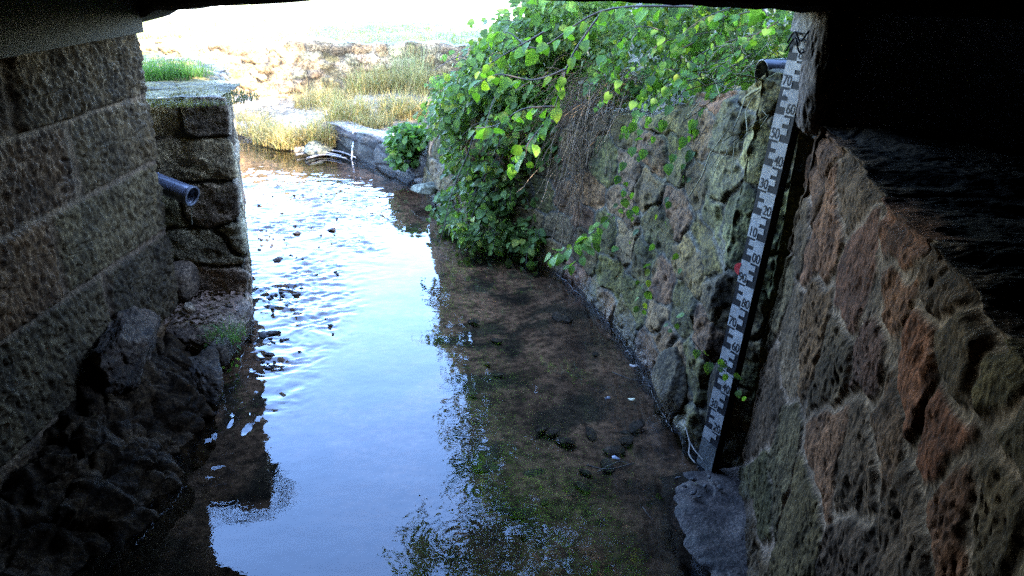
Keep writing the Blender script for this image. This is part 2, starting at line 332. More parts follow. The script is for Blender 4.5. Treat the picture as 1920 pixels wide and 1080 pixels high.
def pock(U, V, i):
    ang = .55
    a = U*math.cos(ang)+V*math.sin(ang); b = -U*math.sin(ang)+V*math.cos(ang)
    wob = 2*vn(U*8, V*8, s=75)
    p = vn(a*64+wob, b*30, s=71); p2 = vn(a*105, b*58+wob, s=72); zone = sst(-.4, .35, vn(U*4+3, V*4, s=78))
    ch = sst(.15, .7, p); ch2 = sst(.2, .7, p2)
    return .006*fbm(U*3.5, V*3.5, s=73, o=3)+.012*fbm(U*14, V*14, s=79, o=5)*.6 - (.0055*ch + .0065*ch2)*(.35+.65*zone) + .006*vn(U*26, V*22, s=74)
def ra_lay(U, V): return stones_vor(U-ral, V, ras, .9, .022, 5, 6, 5)
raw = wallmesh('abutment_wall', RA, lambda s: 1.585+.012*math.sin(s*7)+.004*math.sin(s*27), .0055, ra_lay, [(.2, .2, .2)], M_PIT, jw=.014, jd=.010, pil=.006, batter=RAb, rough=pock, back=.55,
    joint=(.145, .10, .068), tone=lambda nid, r: (.7*rac+.3*rac.mean(0))[:nid] if len(rac) >= nid else np.tile(rac, (3, 1))[:nid], seed=8, offs=.005, mossy=.28, topcol=(.010, .008, .006), fine=(.3, 2.6), tilt=.015)  # shelf top coloured near black, standing in for shade under the deck
tag(raw, 'pocked orange, brown and grey sandstone wall rising to a dark shelf right of the gauge', 'wall')

# --- far boundary wall below the lawn
FW = [(-9.5, 10.6), (-5.4, 11.2), (-3.0, 11.6), (-.5, 11.8), (3.5, 11.6)]
fsd = jseeds(0, 14, -.2, 2, .24, .13, 22)
fw = wallmesh('boundary_wall', FW[:], lambda s: 1.0+.02*math.sin(4*s)+.012*math.sin(s*15), .024, lambda U, V: stones_vor(U, V, fsd, .6, .09, 6, 7, 3), [(.24, .14, .05), (.26, .16, .07), (.2, .12, .05), (.28, .19, .09), (.17, .11, .05)], M_FAR,
    jw=.012, jd=.02, pil=.008, back=.4, joint=(.16, .11, .06), seed=21, offs=.03, z0=-.1, mossy=.15, topcol=(.22, .2, .12), rough=lambda U, V, i: .022*fbm(U*5, V*5, s=83, o=5))
tag(fw, 'far honey coloured rubble wall holding up the lawn', 'wall')
# --- low kerb wall of the side inflow
KW = [(-2.3, 9.45), (-1.85, 8.98), (-.93, 7.92), (-.8, 7.9)]
ksd = jseeds(0, 3, -.2, 1, .4, .16, 25)
kw = wallmesh('low_wall', KW, lambda s: .30+.012*math.sin(8*s), .012, lambda U, V: stones_vor(U, V, ksd, .6, .03, 4, 8), [(.055, .047, .036), (.07, .06, .048), (.05, .044, .035)], M_RUB, jw=.010, jd=.008, pil=.004, back=.30, joint=(.035, .03, .025), seed=26, mossy=.3, topcol=(.24, .2, .15))
tag(kw, 'low dark kerb wall with a thin trickle falling over it at the far bank', 'wall')

# ---------------- bridge deck ----------------
br = empty('bridge', (0, 3.5, 2), 'dark bridge deck and cambered edge beam framing the top of the view', 'bridge')
A = np.array([-1.84, 4.12]); Bp = np.array([1.06, 2.93]); dd = (Bp-A)/np.linalg.norm(Bp-A); on = np.array([-dd[1], dd[0]])
if on[1] < 0: on = -on
ss = np.concatenate([[-1.2, -.6, -.1, -.02, .0, .02, .04, .06, .08], np.linspace(.1, 4.6, 91)]); LB = np.linalg.norm(Bp-A)
def soff(s):
    x = s/LB
    if x > 1.: return 1.975
    z = 1.84+.13*x + .22*x*(1-x)
    return z - (.03*min(1, 1-x/.02) if x < .02 else 0) - (.25*x*(1-x)*(-1) if x < 0 else 0)
V = []; 
for s in ss:
    z = soff(s)+.006*vn(np.array([s*22]), np.array([.5]), s=3)[0]+.008*vn(np.array([s*5]), np.array([.5]), s=5)[0]
    p = A+dd*s
    for (o, zz) in ((0, 2.6), (0, 2.2), (0, z+.02), (.012, z), (.17, z), (.182, z+.02), (.182, 2.9), (0, 2.9)):
        V.append([p[0]+on[0]*o, p[1]+on[1]*o, zz])
V = np.array(V); n = len(ss); F = []
for i in range(n-1):
    for k in range(8): F.append((i*8+k, i*8+(k+1) % 8, (i+1)*8+(k+1) % 8, (i+1)*8+k))
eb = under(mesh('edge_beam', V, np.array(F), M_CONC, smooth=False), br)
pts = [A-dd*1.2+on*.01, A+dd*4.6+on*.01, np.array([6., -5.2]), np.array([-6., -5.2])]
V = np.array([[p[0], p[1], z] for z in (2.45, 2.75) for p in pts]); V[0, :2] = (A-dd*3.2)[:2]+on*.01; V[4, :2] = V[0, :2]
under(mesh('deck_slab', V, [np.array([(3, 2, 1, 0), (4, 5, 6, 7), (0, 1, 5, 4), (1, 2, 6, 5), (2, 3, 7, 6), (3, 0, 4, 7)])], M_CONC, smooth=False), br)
V, F = box(-2.45, 3.2, -5.2, -4.9, -.3, 2.5); under(mesh('light_block_wall', V, F, M_CONC, smooth=False), br)  # unseen wall added across the tunnel behind the camera to keep daylight out
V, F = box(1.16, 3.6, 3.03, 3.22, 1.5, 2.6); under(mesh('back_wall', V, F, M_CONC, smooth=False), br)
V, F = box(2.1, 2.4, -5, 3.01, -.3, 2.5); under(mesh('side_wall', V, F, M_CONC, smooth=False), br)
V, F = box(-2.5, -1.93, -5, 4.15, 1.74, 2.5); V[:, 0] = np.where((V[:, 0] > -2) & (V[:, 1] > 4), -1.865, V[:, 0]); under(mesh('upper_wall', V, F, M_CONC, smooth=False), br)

# ---------------- terrain ----------------
CH = np.array([(-2.1, -7), (-2.15, 4.6), (-1.95, 4.75), (-2.4, 6.0), (-2.75, 6.6), (-4.0, 7.2), (-7, 8.0), (-14, 8.6), (-14, 10.2), (-7, 10.3), (-5, 10.35), (-3.5, 10.15), (-2.6, 9.15), (-2.0, 9.35), (-.75, 8.1), (-.5, 7.5), (-.1, 6.5), (.4, 6.1), (.65, 5.6), (.95, 4.8), (1.1, 4.2), (1.2, 3.4), (1.3, 3.1), (1.0, 2.0), (.8, .2), (.8, -7)])
def inpoly(x, y, P):
    c = np.zeros(x.shape, bool); j = len(P)-1
    for i in range(len(P)):
        xi, yi = P[i]; xj, yj = P[j]
        m = ((yi > y) != (yj > y)) & (x < (xj-xi)*(y-yi)/(yj-yi+1e-12)+xi); c ^= m; j = i
    return c
def polydist(x, y, P, closed=True):
    d = np.full(x.shape, 1e9); n = len(P)
    for i in range(n if closed else n-1):
        a = P[i]; b = P[(i+1) % n]; ab = b-a; t = np.clip(((x-a[0])*ab[0]+(y-a[1])*ab[1])/(ab@ab), 0, 1)
        d = np.minimum(d, np.hypot(x-a[0]-t*ab[0], y-a[1]-t*ab[1]))
    return d
fwx = np.array([p[0] for p in FW]); fwy = np.array([p[1] for p in FW])
def height(x, y):
    x = np.asarray(x, float); y = np.asarray(y, float)
    ins = inpoly(x, y, CH); d = polydist(x, y, CH)
    wl = np.interp(x, fwx, fwy)+.15
    lawn = .98 + .012*np.clip(y-12, 0, 200) + .02*fbm(x*.8, y*.8, s=91, o=3)
    h = np.where(y > wl, lawn, 0)
    shelf = np.minimum(.02+.28*d+.06*fbm(x*3, y*3, s=92, o=4), .22)+.05*fbm(x*2.3,y*2.3,s=93,o=4)
    shelf = np.where((x > -2.2) & (y > 7.5), .26+.12*np.clip(d-.3, 0, 3)+.03*fbm(x*4, y*4, s=92), shelf)
    h = np.where(y <= wl, shelf, h)
    rb = (x > -.6) & (y < wl) & (x > np.interp(y, [2, 3.3, 4.2, 5.5, 6.2, 7.9, 9.5, 12], [.5, .8, .6, .3, -.4, -1, .2, .8]))
    rtop = np.interp(y, [2, 3.3, 4.2, 5.5, 6.2, 7.4, 8, 10, 12], [1.6, 1.66, 1.42, 1.12, 1.08, .9, .84, .9, 1.0]) - .03
    rr = rtop + .75*sst(.3, 2.2, d) + .12*fbm(x*2, y*2, s=94, o=4)*sst(.2, .8, d)
    h = np.where(rb, rr, h)
    lb = (x < -1.9) & (y < 8.9) & (polydist(x, y, CH[7:10], False) > 1.0)
    h = np.where(lb, 1.30+.02*fbm(x*4, y*4, s=95, o=3)+.1*sst(1, 4, d), h)
    h = np.where((y < 3.0) & (x > .5), np.where(x > 2.25, 1.9, 1.4), h)
    h = np.where((y < 4.3) & (x < -1.9), np.where((y > 2.5) | (x < -2.6), 1.33, 1.2), h)
    return np.where(ins, -.35, h)
gx = np.concatenate([-np.geomspace(900, 9, 26), np.arange(-8.8, 5.2, .07), np.geomspace(5.3, 900, 28)])
gy = np.concatenate([-np.geomspace(900, 7, 22), np.arange(-6.5, 3.4, .45), np.arange(3.45, 13.5, .07), np.geomspace(13.7, 1200, 50)])
X, Y = np.meshgrid(gx, gy, indexing='ij'); H = height(X, Y)
far = sst(60, 500, np.hypot(X, Y)); H = H + far*6*fbm(X*.01, Y*.01, s=96, o=3)
c = np.zeros(X.shape+(3,)); nn = fbm(X*1.3, Y*1.3, s=97, o=5)
c[:] = (.11, .085, .05); gm = sst(-.3, .3, nn)[..., None]
lawnm = (Y > np.interp(X, fwx, fwy)+.15)[..., None]; 
c = np.where(lawnm, np.array([.12, .12, .03])*(1-gm)+np.array([.17, .15, .08])*gm, c)
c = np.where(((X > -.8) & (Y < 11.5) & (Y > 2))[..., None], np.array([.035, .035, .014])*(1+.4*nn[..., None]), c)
c = np.where(((X < -2) & (Y > 8.5) & (Y < 12))[..., None] & ~lawnm, np.array([.2, .145, .08])*(1+.3*nn[..., None]), c)
c = np.where(((X > -3) & (X < -1.9) & (Y < 8))[..., None], np.array([.12, .10, .055]), c)
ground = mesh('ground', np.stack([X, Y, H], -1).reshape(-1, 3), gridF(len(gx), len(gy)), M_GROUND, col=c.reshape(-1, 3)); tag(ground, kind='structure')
# pale gravel path crossing the lawn
n = 120; px_ = np.linspace(-60, 40, n); py_ = 17.5+.9*np.sin(px_*.1)-.05*px_
V = []
for a, b in zip(px_, py_):
    for o in (-1.9, -1, 0, 1, 1.9): V.append([a, b+o, float(height(a, b+o))+.006])
path = mesh('path', np.array(V), gridF(n, 5), rockmat('gravel', base=(.5, .46, .38), scale=.5)); tag(path, kind='structure')

# stream bed
gx = np.arange(-14, 1.6, .05); gy = np.concatenate([np.arange(-6, .8, .3), np.arange(.9, 11, .03)])
X, Y = np.meshgrid(gx, gy, indexing='ij')
edge = polydist(X, Y, CH); 
H = -.10 + .035*fbm(X*2.2, Y*1.6, s=101, o=4) + .02*fbm(X*9, Y*7, s=102, o=4)
pat = fbm(X*4.5, Y*4.0, s=103, o=4)
c = np.array([.16, .097, .064])*(1+.25*fbm(X*12, Y*12, s=104, o=3))[..., None]
dk = sst(.16, .3, pat)[..., None]; c = c*(1-dk)+np.array([.035, .028, .02])*dk
dk2 = sst(.2, .34, fbm(X*13, Y*11, s=109, o=3))[..., None]; c = c*(1-.6*dk2)
bed = mesh('stream_bed', np.stack([X, Y, H], -1).reshape(-1, 3), gridF(len(gx), len(gy)), M_BED, col=c.reshape(-1, 3)); tag(bed, kind='structure')

# water
m, n, out = nodes('stream_water'); L = n.links.new
gl = N(n, 'ShaderNodeBsdfGlossy'); gl.inputs['Roughness'].default_value = .0; gl.inputs[0].default_value = (1, 1, 1, 1)
tr = N(n, 'ShaderNodeBsdfTransparent'); tr.inputs[0].default_value = (.80, .73, .62, 1)
fr = N(n, 'ShaderNodeFresnel'); fr.inputs[0].default_value = 1.42
tc = N(n, 'ShaderNodeTexCoord'); no = N(n, 'ShaderNodeTexNoise'); no.inputs['Scale'].default_value = 22; no.inputs['Detail'].default_value = 3; L(tc.outputs['Object'], no.inputs[0])
bp = N(n, 'ShaderNodeBump'); bp.inputs['Strength'].default_value = .10; bp.inputs['Distance'].default_value = .004; L(no.outputs[0], bp.inputs['Height']); L(bp.outputs[0], gl.inputs['Normal']); L(bp.outputs[0], fr.inputs['Normal'])
mi = N(n, 'ShaderNodeMixShader'); L(fr.outputs[0], mi.inputs[0]); L(tr.outputs[0], mi.inputs[1]); L(gl.outputs[0], mi.inputs[2]); L(mi.outputs[0], out.inputs[0]); M_WATER = m
gx = np.concatenate([np.arange(-14, -3.6, .1), np.arange(-3.55, 1.35, .0125)]); gy = np.concatenate([np.arange(-6, 1.7, .2), np.arange(1.75, 6.8, .0125), np.arange(6.8, 11.2, .025)])
X, Y = np.meshgrid(gx, gy, indexing='ij')
# riffle: the shallow fast tongue that hugs the left side
lx = -.10+np.interp(Y, [2.6, 3.0, 3.4, 4.4, 5.2, 6.4, 7.8, 9], [-1.35, -1.22, -1.08, -1.0, -.92, -1.0, -1.1, -2.2])
rif = sst(.22, -.22, X-lx)*sst(2.5, 2.8, Y)*(1-sst(7.6, 8.6, Y))
rif = np.clip(rif, 0, 1)
pm_ = sst(-.45, .5, fbm(X*3.5, Y*3.0, s=116, o=4)); wx = X+.09*fbm(X*5, Y*5, s=117, o=3); wy = Y+.09*fbm(X*5, Y*5, s=118, o=3)
hz = rif*((.35+1.5*pm_)*(.0105*fbm(wx*15, wy*19, s=112, o=4))+.006*pm_*fbm(wx*48, wy*55, s=113, o=2))
hz += .0006*fbm(X*5, Y*8, s=114, o=3)+.0035*(Y > 5)*sst(5, 8, Y)*fbm(X*7, Y*14, s=115, o=3)*.3
for (a, b, r_, am) in [(890, 790, .20, .9), (1010, 870, .12, .5), (905, 920, .22, 1.), (860, 1010, .25, 1.), (1010, 990, .16, .6), (790, 820, .12, .6), (830, 560, .25, .8), (1150, 870, .1, .4), (960, 960, .2, .7)]:
    p = gp(a, b); d = np.hypot(X-p[0], Y-p[1]); d = d+.02*fbm(X*9, Y*9, s=int(a), o=3); hz += .00032*am*np.sin(d*2*math.pi/.036)*np.exp(-(d/r_)**2)
V = np.stack([X, Y, hz], -1).reshape(-1, 3)
water = mesh('water', V, gridF(len(gx), len(gy)), M_WATER); tag(water, kind='structure')

# ---------------- rocks ----------------
def rockV(c, r, sd, amp=.25, n=28, flat=0., fr_=2.2):
    th = np.linspace(0, math.pi, n); ph = np.linspace(0, 2*math.pi, 2*n, endpoint=False)
    T, P_ = np.meshgrid(th, ph, indexing='ij'); d = np.stack([np.sin(T)*np.cos(P_), np.sin(T)*np.sin(P_), np.cos(T)], -1)
    sq = (np.abs(d)**4).sum(-1)**-.25; d = d*(1*(1-.75)+.75*sq[..., None])
    rr = np.random.default_rng(sd); pn = rr.standard_normal((22, 3)); pn /= np.linalg.norm(pn, axis=1)[:, None]; ph_ = rr.uniform(.72, 1.0, 22)
    fac = np.min(np.where((d@pn.T) > .15, ph_/np.maximum(d@pn.T, .15), 9), axis=-1); fac = np.minimum(fac, 1.25)
    k = (fac if amp > .16 else 1)*(1+.55*amp*fbm(d[..., 0]*fr_+sd, d[..., 1]*fr_, d[..., 2]*fr_, s=sd, o=6)+.04*fbm(d[..., 0]*9, d[..., 1]*9, d[..., 2]*9+sd, s=sd+1, o=4))
    V = d*k[..., None]*np.array(r); 
    if flat: V[..., 2] = np.minimum(V[..., 2], r[2]*flat)
    V = V.reshape(-1, 3)+np.array(c); F = []
    m_ = 2*n
    i = np.arange((n-1)*m_); a = i//m_; b = i % m_; F = np.stack([a*m_+b, (a+1)*m_+b, (a+1)*m_+(b+1) % m_, a*m_+(b+1) % m_], 1)
    return V, F
def rotz(V, c, a):
    V = V-np.array(c); x = V[:, 0]*math.cos(a)-V[:, 1]*math.sin(a); y = V[:, 0]*math.sin(a)+V[:, 1]*math.cos(a); V = V.copy(); V[:, 0] = x; V[:, 1] = y; return V+np.array(c)
def rock(name, c, r, sd, colr, label, cat, group=None, amp=.25, a=0, flat=0, n=28, mat=None, fr_=2.2):
    V, F = rockV(c, r, sd, amp, n, flat, fr_); V = rotz(V, c, a)
    cc = np.array(colr)*np.array([1.08, .88, .66] if name != 'bank_stone' else [1, 1, 1])*(.30 if name == 'boulder' else .5 if name != 'bank_stone' else 1)*(1+.35*fbm(V[:, 0]*9, V[:, 1]*9, V[:, 2]*9, s=sd+3, o=4))[:, None]  # boulders scaled darkest: dim light at the wall foot put into their colour
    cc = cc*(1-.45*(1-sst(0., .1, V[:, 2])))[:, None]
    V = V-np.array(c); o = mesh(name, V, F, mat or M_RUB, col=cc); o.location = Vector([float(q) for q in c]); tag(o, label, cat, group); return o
G_B = 'boulders along the foot of the left wall'
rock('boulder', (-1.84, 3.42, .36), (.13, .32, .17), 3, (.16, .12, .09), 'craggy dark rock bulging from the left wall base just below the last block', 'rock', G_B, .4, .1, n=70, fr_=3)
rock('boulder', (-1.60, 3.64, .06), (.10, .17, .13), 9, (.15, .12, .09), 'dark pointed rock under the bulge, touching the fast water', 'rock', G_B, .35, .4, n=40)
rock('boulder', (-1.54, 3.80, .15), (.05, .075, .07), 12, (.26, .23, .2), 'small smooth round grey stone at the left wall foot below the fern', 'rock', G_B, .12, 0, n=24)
yy = np.arange(1.5, 3.85, .009); tt = np.linspace(0, 1, 90)
xf = np.interp(yy, [1.5, 2.2, 2.5, 2.85, 3.1, 3.4, 3.6, 3.85], [-1.48, -1.46, -1.43, -1.40, -1.50, -1.46, -1.56, -1.72]); ztp = np.interp(yy, [1.5, 2.4, 2.9, 3.3, 3.85], [.10, .14, .22, .29, .27])
T, Yg = np.meshgrid(tt, yy); XF = np.repeat(xf[:, None], 90, 1); prof = np.sin(T*math.pi/2)**.75
Xg = XF+(-1.99-XF)*T**1.3; Zg = -.12+(ztp[:, None]+.12)*prof
rid = (1-np.abs(fbm(Yg*3.4, Xg*4+Zg*5, s=501, o=4))*2)*.07+.05*fbm(Yg*7, Xg*9, Zg*9, s=502, o=5)+.018*(1-np.abs(vn(Yg*22, Xg*24+Zg*24, s=503))*2)
fs = np.random.default_rng(9); fsd2 = np.stack([fs.uniform(1.4, 3.9, 95), fs.uniform(0, .75, 95)], 1); fi, fe = stones_vor(Yg, T*.75, fsd2, .8, .05, 5, 71, 2); fo = fs.uniform(-.035, .035, 95); fa = fs.uniform(-.3, .3, 95); fb = fs.uniform(-.3, .3, 95)
rid = rid*.8+.02*fbm(Yg*18, Xg*18, Zg*18, s=505, o=4)+fo[fi]+fa[fi]*(Yg-fsd2[fi, 0])+fb[fi]*(T*.75-fsd2[fi, 1])-.03*(1-sst(0, .02, fe))
Xg = Xg+rid*(1-T)*.8; Zg = Zg+rid*(.2+.8*T)*sst(0, .15, T)
cc = (np.array([.030, .0165, .007])*(1+.5*fbm(Yg*6, Xg*8, Zg*8, s=504, o=5))[..., None]).reshape(-1, 3)  # near-black rock colour carries the gloom where little light reaches
tag(mesh('rock_ledge', np.stack([Xg, Yg, Zg], -1).reshape(-1, 3), gridF(len(yy), 90), rockmat('shade_dimmed_bedrock', bump=.7, scale=.8, var=.4, spec=.1), col=cc.clip(.004, 1)), 'long continuous dark craggy ledge of bedrock along the foot of the left wall', 'rock')
rock('ledge_stone', (-1.74, 4.17, .11), (.21, .30, .13), 17, (.24, .19, .155), 'broad flat pinkish stone ledge littered with leaves below the wing wall', 'stone', None, .14, .02, flat=.92, n=60)
rock('step_stone', (-1.93, 4.3, .34), (.09, .12, .11), 19, (.16, .13, .1), 'small square block standing on the ledge against the bridge wall end', 'stone', None, .15, 0, n=30)
rock('broken_stone', (-1.80, 4.07, .28), (.035, .04, .035), 20, (.5, .45, .38), 'pale broken stone chip at the bridge wall corner above the ledge', 'stone', None, .3, .5, n=16)
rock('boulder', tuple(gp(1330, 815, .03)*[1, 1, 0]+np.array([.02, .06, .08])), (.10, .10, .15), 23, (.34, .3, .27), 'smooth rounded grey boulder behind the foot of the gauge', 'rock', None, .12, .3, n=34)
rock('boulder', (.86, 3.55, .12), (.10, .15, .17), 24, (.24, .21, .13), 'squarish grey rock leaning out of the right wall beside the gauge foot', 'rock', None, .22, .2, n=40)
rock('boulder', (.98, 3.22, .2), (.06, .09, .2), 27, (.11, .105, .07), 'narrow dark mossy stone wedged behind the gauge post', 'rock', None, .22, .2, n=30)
# far bank stones
for i, (a, b, r_, lb_) in enumerate([(470, 245, (.22, .16, .1), 'flat pale stone at the far left water edge'), (560, 225, (.24, .2, .13), 'pale sunlit stone among straw at the far bank'), (590, 283, (.22, .13, .07), 'mossy dark stone at the water edge before the kerb wall'),
     (500, 205, (.3, .2, .2), 'bleached boulder low on the far bank'), (455, 215, (.25, .2, .18), 'rough tan boulder at the far left bank'), (430, 170, (.4, .25, .3), 'big bleached boulder high on the far left bank'), (800, 372, (.16, .12, .05), 'low flat wet stone under the big shrub edge')]):
    p = gp(a, b, .05); rock('bank_stone', (p[0], p[1]+.1, .05 if i < 3 else .12), r_, 30+i, (.36, .28, .2) if i not in (2, 6) else (.12, .115, .07), lb_, 'stone', None, .2, i*.7, n=24, mat=M_FAR)

# wet silt slab at the right
pl = [gp(*q) for q in [(1228, 885), (1262, 930), (1250, 985), (1290, 1050), (1320, 1110), (1345, 1180)]]
nu, nv = 90, 34; ls = np.linspace(0, 1, nu)
lxx = np.interp(ls, np.linspace(0, 1, 6), [p[0] for p in pl]); lyy = np.interp(ls, np.linspace(0, 1, 6), [p[1] for p in pl])
T = np.linspace(0, 1, nv); ex_ = np.interp(lyy, [1.5, 2.4, 3.1], [.85, .95, 1.12])
X = lxx[:, None]*(1-T)+ex_[:, None]*T; Y = np.repeat(lyy[:, None], nv, 1)+.05*T
X = X+.06*fbm(X*8, Y*8, s=120, o=5)*(T < .5); 
Hs = -.02+.03*sst(0, .35, T)[None, :]*np.ones_like(X)+.02*T+.016*fbm(X*9, Y*9, s=121, o=6); Hs[0] = -.03; Hs[1] = np.minimum(Hs[1], 0)
cc = np.array([.04, .028, .022])*(1+.3*fbm(X*10, Y*10, s=122, o=4))[..., None]
sb = mesh('silt_bank', np.stack([X, Y, Hs], -1).reshape(-1, 3), gridF(nu, nv), M_WET, col=cc.reshape(-1, 3)); tag(sb, kind='structure')

def inst(src, name, loc, rz, sc_, label, cat, group):
    o = src.copy(); COL.objects.link(o); o.name = name; o.location = Vector([float(q) for q in loc]); o.rotation_euler = (random.uniform(-.3, .3), random.uniform(-.3, .3), rz); o.scale = sc_; tag(o, label, cat, group); return o
peb = []
for k in range(4):
    V, F = rockV((0, 0, 0), (.016, .012, .009), 50+k, .25, 9); peb.append((V, F))
pm = []
for k, (V, F) in enumerate(peb):
    cc = np.tile([[.07, .06, .055]], (len(V), 1))
    me_o = mesh('pebble', V, F, M_WET, col=cc); pm.append(me_o)
used = 0
for i in range(330):
    a = random.uniform(465, 640); b = random.uniform(365, 700)
    if a > 600-(b-365)*.25 and random.random() < .75: continue
    p = gp(a, b)
    if fbm(np.array([p[0]*4.]), np.array([p[1]*4.]), s=9)[0] < -.02: continue
    if p[0] < np.interp(p[1], [3.5, 4.4, 5.9, 7.7], [-1.35, -1.5, -2.0, -2.6]): continue
    s_ = random.uniform(.35, 1.1)*(2.2 if random.random() < .12 else 1); lbp = ('small dark pebble breaking the surface of the rippled shallows', 'pebble', 'pebbles in the rippled shallows'); loc = (p[0], p[1], .002)
    if used > 110: break
    if used < 4: o = pm[used]; o.location = Vector([float(q) for q in loc]); tag(o, *lbp)
    else: inst(pm[used % 4], 'pebble', loc, random.uniform(0, 6), (s_*1.3, s_, s_), *lbp)
    used += 1
for i in range(75):
    a = random.uniform(830, 1240); b = random.uniform(480, 1000)
    p = gp(a, b, -.08)
    if p[0] > np.interp(p[1], [2.4, 3.2, 4.2, 5.5, 6], [.6, .72, .6, .25, .05]) or fbm(np.array([p[0]*3.]), np.array([p[1]*3.]), s=19)[0] < -.05: continue
    s_ = random.uniform(1.2, 3.6); inst(pm[i % 4], 'bed_stone', (p[0], p[1], -.085), random.uniform(0, 6), (s_*1.3, s_, s_*.6), 'dark stone lying on the brown stream bed under shallow water', 'stone', 'stones on the stream bed')
GS = 'stones lying on the silt slab'
for i, (a, b, s_) in enumerate([(1300, 900, 1.2), (1322, 912, 1.0), (1283, 912, .9), (1300, 925, 1.3), (1350, 915, 1.3), (1270, 897, .8), (1330, 895, .8), (1312, 932, .7)]):
    p = gp(a, b, .04); o = inst(pm[i % 4], 'pebble', (p[0], p[1], .042), i*1.3, (s_, s_*.8, s_*.8), 'little grey stone lying on the wet silt at the gauge foot', 'pebble', GS)

# ---------------- leaves ----------------
def leaf_tpl(w=.42, fold=.25, droop=.25, tip=.0, n=4, ser=0):
    """ovate leaf, length 1 along +x, normal +z"""
    xs = np.array([0, .08, .3, .58, .82, 1.0]); ws = np.array([.0, .55, 1., .85, .42, 0])*w
    mid = np.stack([xs, 0*xs, -droop*xs**2], 1)
    up = ws*fold
    back = np.array([0, -.10, 0, 0, 0, 0])
    Lf = mid+np.stack([back+.03, ws, up], 1); Rt = mid+np.stack([back+.03, -ws, up], 1)
    Lf[0] = mid[0]; Rt[0] = mid[0]; Lf[-1] = mid[-1]; Rt[-1] = mid[-1]
    V = np.concatenate([mid, Lf[1:-1], Rt[1:-1]]); F = []
    l = lambda i: 6+i-1; r = lambda i: 10+i-1
    for i in range(5):
        a, b = i, i+1
        if i == 0: F += [(a, b, l(1)), (a, r(1), b)]
        elif i == 4: F += [(a, b, l(4)), (a, r(4), b)]
        else: F += [(a, b, l(b)), (a, l(b), l(a)), (a, r(b), b), (a, r(a), r(b))]
    return V, np.array(F)
def small_tpl(w=.35):
    V = np.array([(0, 0, 0), (.4, w, .08), (1, 0, -.2), (.4, -w, .08), (.45, 0, -.02)], float); return V, np.array([(0, 4, 1), (4, 2, 1), (0, 3, 4), (4, 3, 2)])
TL = leaf_tpl(); TS = small_tpl(); TN = leaf_tpl(.3, .2, .35)
def cloud(P, D, Nn, S, C, tpl):
    """leaves at P along D with normal ~Nn, size S, colour C -> V,F,col"""
    D = D/np.linalg.norm(D, axis=1)[:, None]; B = np.cross(Nn, D); B /= np.linalg.norm(B, axis=1)[:, None]+1e-9; Nn = np.cross(D, B)
    tv, tf = tpl; k = len(tv)
    V = P[:, None]+S[:, None, None]*(tv[None, :, 0:1]*D[:, None]+tv[None, :, 1:2]*B[:, None]+tv[None, :, 2:3]*Nn[:, None])
    F = (tf[None]+(np.arange(len(P))*k)[:, None, None]).reshape(-1, 3)
    return V.reshape(-1, 3), F, np.repeat(C, k, 0)
def leafcol(n, base=(.075, .15, .03), v=.3, yel=.1, r=None):
    r = r or rng; c = np.tile(np.array(base), (n, 1))*(1+v*r.standard_normal((n, 1)).clip(-1.6, 2))
    y = r.random(n) < yel; c[y] = c[y]*np.array([1.9, 1.35, .9]); return c.clip(.008, .5)
def outside(P, els):
    return P
def ell_leaves(els, n, size, tpl, base, yel=.05, shell=.55, droop=.5, seed=0, holes=.0, hf=4.):
    r = np.random.default_rng(seed); vol = np.array([e[3]*e[4]*e[5] for e in els])**.8; vol /= vol.sum(); Ps = []; Ns = []
    for e, f in zip(els, vol):
        k = int(n*f*1.6); d = r.standard_normal((k, 3)); d /= np.linalg.norm(d, axis=1)[:, None]
        rad = shell+(1-shell)*r.random(k)**.6; rad *= 1+.28*fbm(d[:, 0]*2.4+e[0], d[:, 1]*2.4, d[:, 2]*2.4+e[2], s=seed+3, o=3)
        P = np.array(e[:3])+d*rad[:, None]*np.array(e[3:6]); keep = fbm(P[:, 0]*hf, P[:, 1]*hf, P[:, 2]*hf, s=seed+9, o=2) > holes-.45+.9*r.random(k)*.4-.2
        P = P[keep][:int(n*f)]; Ps.append(P); Ns.append(d[keep][:int(n*f)])
    P = np.concatenate(Ps); No = np.concatenate(Ns); k = len(P)
    D = No*.6+r.standard_normal((k, 3))*.55+np.array([0, 0, -droop]); Nn = No*.35+np.array([-.15, -.25, .9])+r.standard_normal((k, 3))*.38
    S = size*r.uniform(.55, 1.25, k); clump = fbm(P[:, 0]*2.5, P[:, 1]*2.5, P[:, 2]*2.5, s=seed+5, o=2)
    C = leafcol(k, base, .25, yel, r)*(1+.35*clump[:, None]); return cloud(P, D, Nn, S, C.clip(.006, .5), tpl)
def bez(p, q, sag, n=14, wob=.02, sd=0):
    t = np.linspace(0, 1, n)[:, None]; p = np.asarray(p, float); q = np.asarray(q, float)
    c = p*(1-t)+q*t; c[:, 2] += (4*t*(1-t))[:, 0]*sag; r = np.random.default_rng(sd)
    c += wob*np.stack([vn(t[:, 0]*5, t[:, 0]*0, s=sd+i) for i in range(3)], 1)*np.sin(math.pi*t)
    return c
def poly(pts, n=20):
    pts = np.asarray(pts, float); m = len(pts); t = np.linspace(0, m-1, n); o = []
    for a in t:
        i = min(int(a), m-2); f = a-i; p0 = pts[max(i-1, 0)]; p1 = pts[i]; p2 = pts[i+1]; p3 = pts[min(i+2, m-1)]
        o.append(.5*((2*p1)+(-p0+p2)*f+(2*p0-5*p1+4*p2-p3)*f*f+(-p0+3*p1-3*p2+p3)*f**3))
    return np.array(o)
